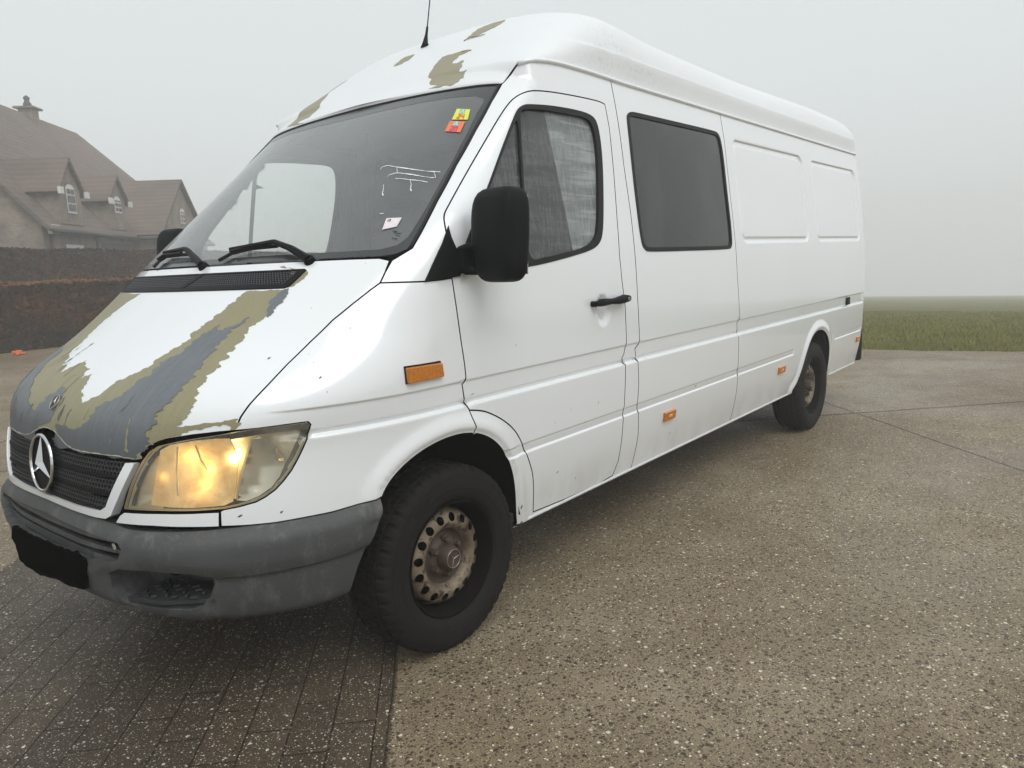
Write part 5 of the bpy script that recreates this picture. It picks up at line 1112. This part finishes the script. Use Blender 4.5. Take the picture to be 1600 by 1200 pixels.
# -- wheels
def wheel(cx, cy, sg, steer, dual=0):
    R = .3445; W = .215; hw_ = W/2
    w = empty('wheel', (cx, -cy*sg, R-.003), van)
    prof = [(-.092, .215), (-.104, .222), (-.112, .232), (-.1165, .25), (-.1175, .275), (-.115, .300), (-.109, .318), (-.103, .329), (-.094, .3375), (-.080, .3415), (-.072, .3425), (-.070, .335), (-.062, .335), (-.060, .3435), (-.035, .344), (-.033, .336), (-.026, .336), (-.024, .3445), (0, .3445), (.024, .3445), (.026, .336), (.033, .336), (.035, .344), (.060, .3435), (.062, .335), (.070, .335), (.072, .3425), (.094, .3375), (.109, .318), (.1165, .27), (.100, .222), (.09, .215)]
    seg = 288
    def rf(i, r, j):
        y = prof[i][0]; k = j % 6
        if r > .326 and abs(y) > .07 : return r-(.006 if k < 2 else 0)
        if r > .340: return r-(.006 if (k+int(abs(y)*120)) % 6 == 0 else 0)
        if .316 < r < .326: return r-(.004 if k < 2 else 0)
        return r
    ty = rings('tyre', prof, seg, 'tyre', w, rfun=rf, sharp=28)
    # raised rings and small ribs on the sidewall
    mb = MB()
    for rr, yy in ((.262, -.1185), (.305, -.1155)):
        mb.tube([(rr*math.cos(a), yy+.0015, rr*math.sin(a)) for a in np.linspace(0, 2*math.pi, 121)], .0016, 5, cap=False)
    for a0 in (-1.15, 2.0):
        for k in range(7):
            a = a0+k*.045; mb.box((.284*math.cos(a), -.1178, .284*math.sin(a)), (.014, .003, .004 if k % 3 else .008), R=Euler((0, -a, 0)).to_matrix())
    mb.build('sidewall_ribs', 'tyre', ty)
    rim = rings('rim', [(-.088, .2155), (-.097, .2165), (-.101, .212), (-.100, .207), (-.090, .203), (-.070, .199), (-.040, .190), (-.020, .186), (.06, .18)], 96, 'drum_dark', w)
    # pressed steel disc with holes
    nh = 16; out = [(.183*math.cos(2*math.pi*i/96), .183*math.sin(2*math.pi*i/96)) for i in range(96)]; pts = list(out); es = [(i, (i+1) % 96) for i in range(96)]; hc = []
    for k in range(nh):
        a = 2*math.pi*(k+.5)/nh; c_ = (.148*math.cos(a), .148*math.sin(a)); hc.append(c_); b0 = len(pts)
        pts += [(c_[0]+.0158*math.cos(2*math.pi*i/18), c_[1]+.0158*math.sin(2*math.pi*i/18)) for i in range(18)]; es += [(b0+i, b0+(i+1) % 18) for i in range(18)]
    for r in np.arange(.012, .180, .0075):
        m_ = max(8, int(2*math.pi*r/.010))
        for i in range(m_):
            a = 2*math.pi*i/m_; p = (r*math.cos(a), r*math.sin(a))
            if all((p[0]-h[0])**2+(p[1]-h[1])**2 > .019**2 for h in hc): pts.append(p)
    rv, _, rf_, *_x = delaunay_2d_cdt([Vector(p) for p in pts], es, [], 0, 1e-7)
    def dy(r): return -float(np.interp(r, [0, .062, .070, .082, .098, .108, .120, .135, .160, .172, .183], [.058, .058, .050, .036, .040, .062, .074, .076, .066, .052, .020]))
    V = [(v.x, dy(math.hypot(v.x, v.y)), v.y) for v in rv]; F = []
    for f_ in rf_:
        cx_ = sum(rv[i].x for i in f_)/3; cz_ = sum(rv[i].y for i in f_)/3
        if math.hypot(cx_, cz_) < .1835 and all((cx_-h[0])**2+(cz_-h[1])**2 > .0155**2 for h in hc): F.append(tuple(f_)[::-1])
    V2 = [(a, b+.004, c_) for a, b, c_ in V]
    disc = mesh_obj('wheel_disc', V, F, 'rim_steel', rim, True, mats=['rim_steel', 'rim_rust'], mi=[1 if math.hypot(sum(V[i][0] for i in f_)/3, sum(V[i][2] for i in f_)/3) < .102 else 0 for f_ in F])
    mb = MB(); V = [(.18*math.cos(2*math.pi*i/40), .01, .18*math.sin(2*math.pi*i/40)) for i in range(40)]; mb.add(V, [tuple(range(40))[::-1]]); mb.build('brake_drum', 'drum_dark', rim)
    hub = rings('hub_cap', [(-.050, .048), (-.070, .046), (-.088, .041), (-.096, .037), (-.098, .034), (-.0965, .031), (-.0965, .001)], 40, 'rim_rust', w)
    st = star('star_emblem', .0335, .003, hub, 'dull_chrome', .0016, (0, -.0985, 0), (0, 0, 0), hub=.10); st.rotation_euler = (0, math.radians(200 if steer else 175), 0)
    for k in range(6):
        a = math.radians(30+60*k); p = (.066*math.cos(a), .066*math.sin(a)); mb = MB(); mb.tube([(p[0], -.044, p[1]), (p[0], -.060, p[1])], .0145, 12); mb.tube([(p[0], -.058, p[1]), (p[0], -.074, p[1]), (p[0], -.077, p[1])], [.0105, .0100, .006], 6); mb.build('wheel_nut', 'rim_rust', hub, True, sharp=30)
    w.rotation_euler = (0, 0, math.radians(steer) if sg == 1 else math.radians(180+steer))
    return w
wheel(.03, .828, 1, FSTEER); wheel(.03, .828, -1, FSTEER); wheel(4.075, .85, 1, 0); wheel(4.075, .85, -1, 0)
# ---------------------------------------------------------------- ground
def gz_at(x, y):
    az = np.degrees(np.arctan2(np.asarray(y, float)+2.7, np.maximum(np.asarray(x, float)+1.8, .1))); return -.058*np.clip(x-11.0, 0, 300)*smooth(50, 28, az)
def axis(lo, hi, mid0, mid1, fine):
    a = [mid0]
    while a[-1] < mid1: a.append(a[-1]+fine)
    st = fine
    while a[-1] < hi: st *= 1.18; a.append(min(hi, a[-1]+st))
    st = fine; b = [mid0]
    while b[-1] > lo: st *= 1.18; b.append(max(lo, b[-1]-st))
    return np.array(b[::-1][:-1]+a)
gx = axis(-90, 235, -8, 34, .35); gy = axis(-170, 200, -16, 24, .35); GX, GY = np.meshgrid(gx, gy, indexing='ij')
GZz = gz_at(GX, GY)-.035+RNG.normal(0, .010, GX.shape)*(GX > 9.5)*(GX < 34)+.02*np.sin(GX*1.3+np.sin(GY*.9))*np.sin(GY*1.1)*(GX > 9.6)
nx, ny = GX.shape
gr = mesh_obj('field', np.stack([GX, GY, GZz], -1).reshape(-1, 3), [(i*ny+j, (i+1)*ny+j, (i+1)*ny+j+1, i*ny+j+1) for i in range(nx-1) for j in range(ny-1)], 'soil_grass', None, True)
gr['kind'] = 'structure'
# concrete yard: ragged far edge against the grass
rg = random.Random(3); edge_ = []
for y in np.arange(-16, 14.6, .12): edge_.append((9.13-.165*(y+.16)+.03*math.sin(y*2.1)+rg.uniform(-.025, .025), float(y), 0.))
yard = [(-16, -16, 0.)]+edge_+[(6.7, 15.6, 0.), (-16, 12.4, 0.)]
def sheet(name, pts, z, mat, t=.06):
    n = len(pts); V = [(p[0], p[1], z) for p in pts]+[(p[0], p[1], z-t) for p in pts]
    o = mesh_obj(name, V, [tuple(range(n))]+[(i, n+i, n+(i+1) % n, (i+1) % n) for i in range(n)], mat); o['kind'] = 'structure'; return o
sheet('concrete_yard', yard, 0., 'concrete', .12)
# brick paver strip (runs at 45 degrees to the van)
def rot45(a, b): return ((a-b)*.70711, (a+b)*.70711)   # a along e1, b across (towards -x, +y)
pv = [rot45(a, -.438+.004*math.sin(a*9)+rg.uniform(-.004, .004)) for a in np.arange(-14, 19, .15)]+[rot45(a, 1.545) for a in (19, -14)]
sheet('paver_strip', pv, .004, 'paver', .02)
# grass blades near the yard
nb = 90000; bx = 9.0+RNG.random(nb)**1.6*19; by = -10+RNG.random(nb)*15.5; ex = 9.13-.165*(by+.16); ok = bx > ex+.0
bx, by = bx[ok], by[ok]; cl = np.sin(bx*3.1+by*1.7)*np.sin(by*2.3-bx)+RNG.normal(0, .5, len(bx)); hgt = (.022+.016*np.clip(cl+.8, 0, 2))*(1+.025*(bx-9)); n = len(bx)
ang = RNG.random(n)*6.283; wd_ = .006+.0012*(bx-9); bz = gz_at(bx, by)-.03; lean = RNG.normal(0, .6, (n, 2))*hgt[:, None]
V = np.empty((n, 3, 3)); V[:, 0] = np.stack([bx-np.cos(ang)*wd_, by-np.sin(ang)*wd_, bz], -1); V[:, 1] = np.stack([bx+np.cos(ang)*wd_, by+np.sin(ang)*wd_, bz], -1); V[:, 2] = np.stack([bx+lean[:, 0], by+lean[:, 1], bz+hgt+.02], -1)
def fast_mesh(name, V, k, mat, parent=None):
    V = V.reshape(-1, 3); n = len(V)//k; me = bpy.data.meshes.new(name); me.vertices.add(len(V)); me.vertices.foreach_set('co', V.ravel().astype(np.float32)); me.loops.add(n*k); me.loops.foreach_set('vertex_index', np.arange(n*k, dtype=np.int32))
    me.polygons.add(n); me.polygons.foreach_set('loop_start', np.arange(0, n*k, k, dtype=np.int32)); me.update(); me.validate(); me.materials.append(MATS[mat])
    o = bpy.data.objects.new(name, me); COL.objects.link(o); o.parent = parent; return o
g = fast_mesh('grass', V, 3, 'grass_blade'); tag(g, 'short rough grass beyond the concrete yard', 'grass', None, 'stuff')
# ---------------------------------------------------------------- hedges
def leaf_quads(P, N, size, mat, name, parent):
    n = len(P); a = unit(np.cross(N, RNG.normal(0, 1, (n, 3)))); b = np.cross(N, a); s = (size*(.6+RNG.random(n)*.8))[:, None]
    V = np.stack([P-a*s, P-b*s*.55, P+a*s, P+b*s*.55], 1); return fast_mesh(name, V, 4, mat, parent)
def hedge(p0, p1, w, h, z0, n, label, mats, size):
    p0 = np.array(p0); p1 = np.array(p1); d = p1-p0; L = np.linalg.norm(d); d = d/L; s = np.array([d[1], -d[0]])    # s: towards the camera
    root = empty('hedge', (float(p0[0]), float(p0[1]), z0)); tag(root, label, 'hedge', 'clipped beech hedges in front of the house')
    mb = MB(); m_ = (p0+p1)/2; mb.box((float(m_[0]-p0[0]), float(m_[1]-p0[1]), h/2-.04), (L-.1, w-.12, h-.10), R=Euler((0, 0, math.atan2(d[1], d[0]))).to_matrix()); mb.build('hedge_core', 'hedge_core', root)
    k = RNG.random(n); f = RNG.random(n); t = RNG.random(n)*L
    front = k < .62; top = (k >= .62) & (k < .92)
    lx = t; ly = np.where(front, w/2, np.where(top, (f-.5)*w, -w/2)); lz = np.where(front, f*h, np.where(top, h, f*h))
    endm = RNG.random(n) < .05; lx = np.where(endm & ~top, np.where(RNG.random(n) < .5, 0, L), lx); ly = np.where(endm & ~top, (f-.5)*w, ly)
    bulge = .035*np.sin(lx*2.2+lz*3)+.03*np.sin(lx*5.1+1); j = RNG.normal(0, .028, n)
    ly = ly+np.where(front, bulge+j, 0); lz = lz+np.where(top, .02*np.sin(lx*1.7)+np.abs(j)*.7, 0)
    P = np.stack([d[0]*lx+s[0]*ly, d[1]*lx+s[1]*ly, lz], -1)
    N = unit(np.where(top[:, None], [[0, 0, 1.]], np.stack([s[0]*np.ones(n), s[1]*np.ones(n), np.zeros(n)], -1))+RNG.normal(0, .55, (n, 3)))
    sel = np.sin(P[:, 0]*.9+2)*np.sin(P[:, 2]*2.5+P[:, 0]*.4)+RNG.normal(0, .5, n) > .15
    leaf_quads(P[sel], N[sel], size, mats[0], 'foliage', root); leaf_quads(P[~sel], N[~sel], size, mats[1], 'foliage', root)
    if h < 2:
        m = 9000; lx = RNG.random(m)*L; ly = (RNG.random(m)-.35)*w*.9+w*.12; lz = h+.02+RNG.normal(0, .018, m); leaf_quads(np.stack([d[0]*lx+s[0]*ly, d[1]*lx+s[1]*ly, lz], -1), unit(RNG.normal(0, .5, (m, 3))+[0, -.6, .6]), size*.8, 'beech_leaf_bright', 'orange_top_leaves' if False else 'top_foliage', root)  # lighter orange-brown leaves along the top of the low hedge
    return root
hedge((-9.0, 13.05), (16.5, 18.9), 1.0, 1.42, -.02, 60000, 'lower brown clipped hedge along the near side, in front of the taller one', ('beech_leaf', 'beech_leaf_green'), .050)
hedge((-2.0, 17.9), (24, 27.5+5.0), 1.1, 2.42, -.03, 60000, 'taller dark brown clipped hedge just in front of the brick house', ('beech_leaf_green', 'beech_leaf'), .060)
# small orange scrap on the ground by the hedge
mb = MB()
for k in range(9):
    a = k*.7; mb.box((.09*math.cos(a), .07*math.sin(a*1.3), .03+.012*(k % 3)), (.10, .06, .03), R=Euler((.3*k, .5*k, k)).to_matrix())
sc_ = mb.build('plastic_scrap', 'terracotta', None, bevel=.008); sc_.location = (3.46, 14.3, .0); tag(sc_, 'small crumpled orange scrap lying at the foot of the lower hedge', 'litter')
# ---------------------------------------------------------------- house (a along the ridge, b towards the camera side)
R0 = np.array([10.7, 35.26])
house = empty('brick_house', (float(R0[0]), float(R0[1]), -.3)); tag(house, 'big brick house with steep brown tiled roofs, dormers and a chimney, fading into fog', 'house')
def hp(a, b, z): return (float((a+b)*.70711), float((a-b)*.70711), float(z)+.3)
def hmesh(name, polys, mat, parent=house, th=0):
    V = []; F = []
    for p in polys: k = len(V); V += [hp(*q) for q in p]; F.append(tuple(range(k, k+len(p))))
    o = mesh_obj(name, V, F, mat, parent)
    if th: m = o.modifiers.new('thick', 'SOLIDIFY'); m.thickness = th; m.offset = 0
    return o
EZ, RZ, BB = 3.62, 9.05, 4.76
k_ = (RZ-EZ)/BB
A0_, A1_ = -7.9, 7.0
# walls
hmesh('wall', [[(A0_, BB, -.3), (11.4, BB, -.3), (11.4, BB, EZ), (A0_, BB, EZ)], [(A0_, -BB, -.3), (A0_, BB, -.3), (A0_, BB, EZ), (A0_, 0, RZ-.1), (A0_, -BB, EZ)], [(11.4, -BB, -.3), (11.4, BB, -.3), (11.4, BB, EZ), (11.4, -BB, EZ)]], 'house_brick')
ov = .35; oz = EZ-ov*k_
roofh = hmesh('roof', [[(A0_-.25, 0, RZ), (A1_, 0, RZ), (11.8, BB+ov, oz), (A0_-.25, BB+ov, oz)], [(A0_-.25, 0, RZ), (A1_, 0, RZ), (11.8, -BB-ov, oz), (A0_-.25, -BB-ov, oz)], [(A1_, 0, RZ), (11.8, BB+ov, oz), (11.8, -BB-ov, oz)]], 'roof_tile', th=.12)
# projecting wing with gable
WA, WB, WZ, WH = 3.2, 6.0, 6.07, 3.25
wk = (WZ-3.53)/WH
hmesh('gable_wall', [[(WA-WH, WB, -.3), (WA+WH, WB, -.3), (WA+WH, WB, 3.53), (WA, WB, WZ-.08), (WA-WH, WB, 3.53)], [(WA-WH, BB-.5, -.3), (WA-WH, WB, -.3), (WA-WH, WB, 3.53), (WA-WH, BB-.5, 3.53)], [(WA+WH, BB-.5, -.3), (WA+WH, WB, -.3), (WA+WH, WB, 3.53), (WA+WH, BB-.5, 3.53)]], 'house_brick')
hmesh('wing_roof', [[(WA, WB+.2, WZ), (WA, 1.5, WZ), (WA-WH-.3, 4.2, 3.53-.3*wk), (WA-WH-.3, WB+.2, 3.53-.3*wk)], [(WA, WB+.2, WZ), (WA, 1.5, WZ), (WA+WH+.3, 4.2, 3.53-.3*wk), (WA+WH+.3, WB+.2, 3.53-.3*wk)]], 'roof_tile', th=.12)
def window(a, b, z0, z1, w, parent, face='b'):
    """small-paned arched window on a wall facing +b"""
    n = 10; arch = [(a-w/2, b, z0), (a+w/2, b, z0), (a+w/2, b, z1-w*.3)]+[(a+w/2*math.cos(t), b, z1-w*.3+w*.3*math.sin(t)) for t in np.linspace(.2, math.pi-.2, n)]+[(a-w/2, b, z1-w*.3)]
    f = hmesh('window', [[(q[0], q[1]+.03, q[2]) for q in arch]], 'white_trim', parent)
    for i in range(2):
        for j in range(3):
            x0 = a-w/2+.07+i*(w-.10)/2; zz0 = z0+.08+j*(z1-z0-.12)/3; zt = zz0+(z1-z0-.12)/3-.06
            if j == 2: zt -= .08
            hmesh('pane', [[(x0, b+.05, zz0), (x0+(w-.18)/2, b+.05, zz0), (x0+(w-.18)/2, b+.05, zt), (x0, b+.05, zt)]], 'dark_window', f)
def dormer(a, b, ze, zp, w, win):
    d = empty('dormer', (0, 0, 0), house); kb = lambda z: (RZ-z)/k_
    hmesh('gable', [[(a-w, b, 3.5), (a+w, b, 3.5), (a+w, b, ze), (a, b, zp-.05), (a-w, b, ze)], [(a-w, kb(3.6), 3.5), (a-w, b, 3.5), (a-w, b, ze), (a-w, kb(ze)-.1, ze)], [(a+w, kb(3.6), 3.5), (a+w, b, 3.5), (a+w, b, ze), (a+w, kb(ze)-.1, ze)]], 'house_brick', d)
    e = .22; s = (zp-ze)/w
    hmesh('dormer_roof', [[(a, b+.15, zp), (a, kb(zp)-.1, zp), (a-w-e, kb(ze)-.2, ze-e*s), (a-w-e, b+.15, ze-e*s)], [(a, b+.15, zp), (a, kb(zp)-.1, zp), (a+w+e, kb(ze)-.2, ze-e*s), (a+w+e, b+.15, ze-e*s)]], 'roof_tile', d, th=.1)
    for s_ in (-1, 1): hmesh('corbel', [[(a+s_*(w+.02), b+.17, ze-.32), (a+s_*(w+.28), b+.17, ze-.32), (a+s_*(w+.28), b+.17, ze-.08), (a+s_*(w+.02), b+.17, ze-.08)]], 'white_trim', d, th=.1)
    window(a, b+.0, win[0], win[1], .72, d)
dormer(-6.05, 5.0, 4.84, 5.87, .86, (3.9, 4.95)); dormer(-1.85, 5.0, 4.83, 5.72, .84, (4.2, 4.9))
window(WA+.1, WB, 4.0, 4.75, .7, house)
ch = empty('chimney', (0, 0, 0), roofh)
CA = 2.35
for (r_, z0, z1, nm) in ((.30, 8.4, 9.36, 'chimney_stack'), (.45, 9.36, 9.44, 'chimney_cap')):
    hmesh(nm, [[(CA-r_, -r_, z0), (CA+r_, -r_, z0), (CA+r_, r_, z0), (CA-r_, r_, z0)][::-1]]+[[(CA+r_*p[0], r_*p[1], z0), (CA+r_*q[0], r_*q[1], z0), (CA+r_*q[0], r_*q[1], z1), (CA+r_*p[0], r_*p[1], z1)] for p, q in (((-1, -1), (1, -1)), ((1, -1), (1, 1)), ((1, 1), (-1, 1)), ((-1, 1), (-1, -1)))]+[[(CA-r_, -r_, z1), (CA+r_, -r_, z1), (CA+r_, r_, z1), (CA-r_, r_, z1)]], 'house_brick', ch)
mb = MB(); mb.tube([hp(CA, 0, 9.40), hp(CA, 0, 9.60), hp(CA, 0, 9.72), hp(CA, 0, 9.88), hp(CA, 0, 9.98)], [.15, .18, .10, .14, .03], 12); mb.build('chimney_pot', 'gutter_zinc', ch, True)
mb = MB(); mb.tube([hp(A0_, BB+ov+.05, oz-.02), hp(WA-WH-.3, BB+ov+.05, oz-.02)], .08, 8); mb.tube([hp(WA-WH-.35, 4.2, 3.2), hp(WA-WH-.35, WB+.2, 3.2)], .08, 8); mb.build('gutter', 'gutter_zinc', house, True)
for a, b in ((A0_+.35, BB+.1), (-3.9, BB+.1), (WA-WH-.1, WB+.1), (WA+1.0, WB+.1)):
    mb = MB(); mb.tube([hp(a, b, 3.1), hp(a, b, -.2)], .055, 8); mb.build('downpipe', 'gutter_zinc', house, True)
hmesh('garage_door', [[(-3.4, BB+.03, -.2), (-.4, BB+.03, -.2), (-.4, BB+.03, 2.95), (-3.4, BB+.03, 2.95)]], 'garage_door', house)
hmesh('eave_block', [[(A0_+.1, BB+.2, 3.1), (A0_+.7, BB+.2, 3.1), (A0_+.7, BB+.2, 3.42), (A0_+.1, BB+.2, 3.42)]], 'white_trim', house, th=.15)
hmesh('low_window', [[(-6.4, BB+.04, 1.0), (-5.0, BB+.04, 1.0), (-5.0, BB+.04, 2.78), (-6.4, BB+.04, 2.78)]], 'white_trim', house)
# clipped ball trees in front of the house
def ball_tree(x, y, zc, r, label):
    t = empty('topiary_tree', (x, y, -.1)); tag(t, label, 'tree', 'clipped ball trees by the house')
    mb = MB(); mb.tube([(0, 0, 0), (.02, .01, zc*.5), (0, 0, zc)], [.06, .05, .03], 8)
    for k in range(7): a = k*.9; mb.tube([(0, 0, zc-r*.6), (r*.6*math.cos(a), r*.6*math.sin(a), zc+r*.3*math.sin(k*2.))], [.02, .008], 5)
    mb.build('trunk', 'bark', t, True); n = 2600; q = unit(RNG.normal(0, 1, (n, 3))); rr = r*(.45+.58*RNG.random(n)**.4)*(1+.10*np.sin(q[:, 0]*7)*np.sin(q[:, 2]*6+1)); P = q*rr[:, None]*[1, 1, .82]+[0, 0, zc]
    leaf_quads(P, unit(q+RNG.normal(0, .6, (n, 3))), .045, 'bush_leaf', 'crown', t)
ball_tree(11.15, 30.9, 2.95, .36, 'round clipped ball tree left of the low white window'); ball_tree(15.4, 29.2, 2.75, .42, 'round clipped ball tree near the right gable of the house')
# ---------------------------------------------------------------- fog
hz = MB(); X0, X1, Y0, Y1, Z0, Z1 = -95, 240, -175, 205, -14.5, 11.2
hz.box(((X0+X1)/2, (Y0+Y1)/2, (Z0+Z1)/2), (X1-X0, Y1-Y0, Z1-Z0)); ho_ = hz.build('haze', 'white_paint'); ho_['kind'] = 'stuff'
m = bpy.data.materials.new('fog'); m.use_nodes = True; m.node_tree.nodes.clear(); o_ = m.node_tree.nodes.new('ShaderNodeOutputMaterial'); v_ = m.node_tree.nodes.new('ShaderNodeVolumePrincipled')
v_.inputs['Density'].default_value = FOG; v_.inputs['Color'].default_value = (1, 1, 1, 1); v_.inputs['Anisotropy'].default_value = 0.2
m.node_tree.links.new(v_.outputs[0], o_.inputs['Volume']); ho_.data.materials.clear(); ho_.data.materials.append(m)
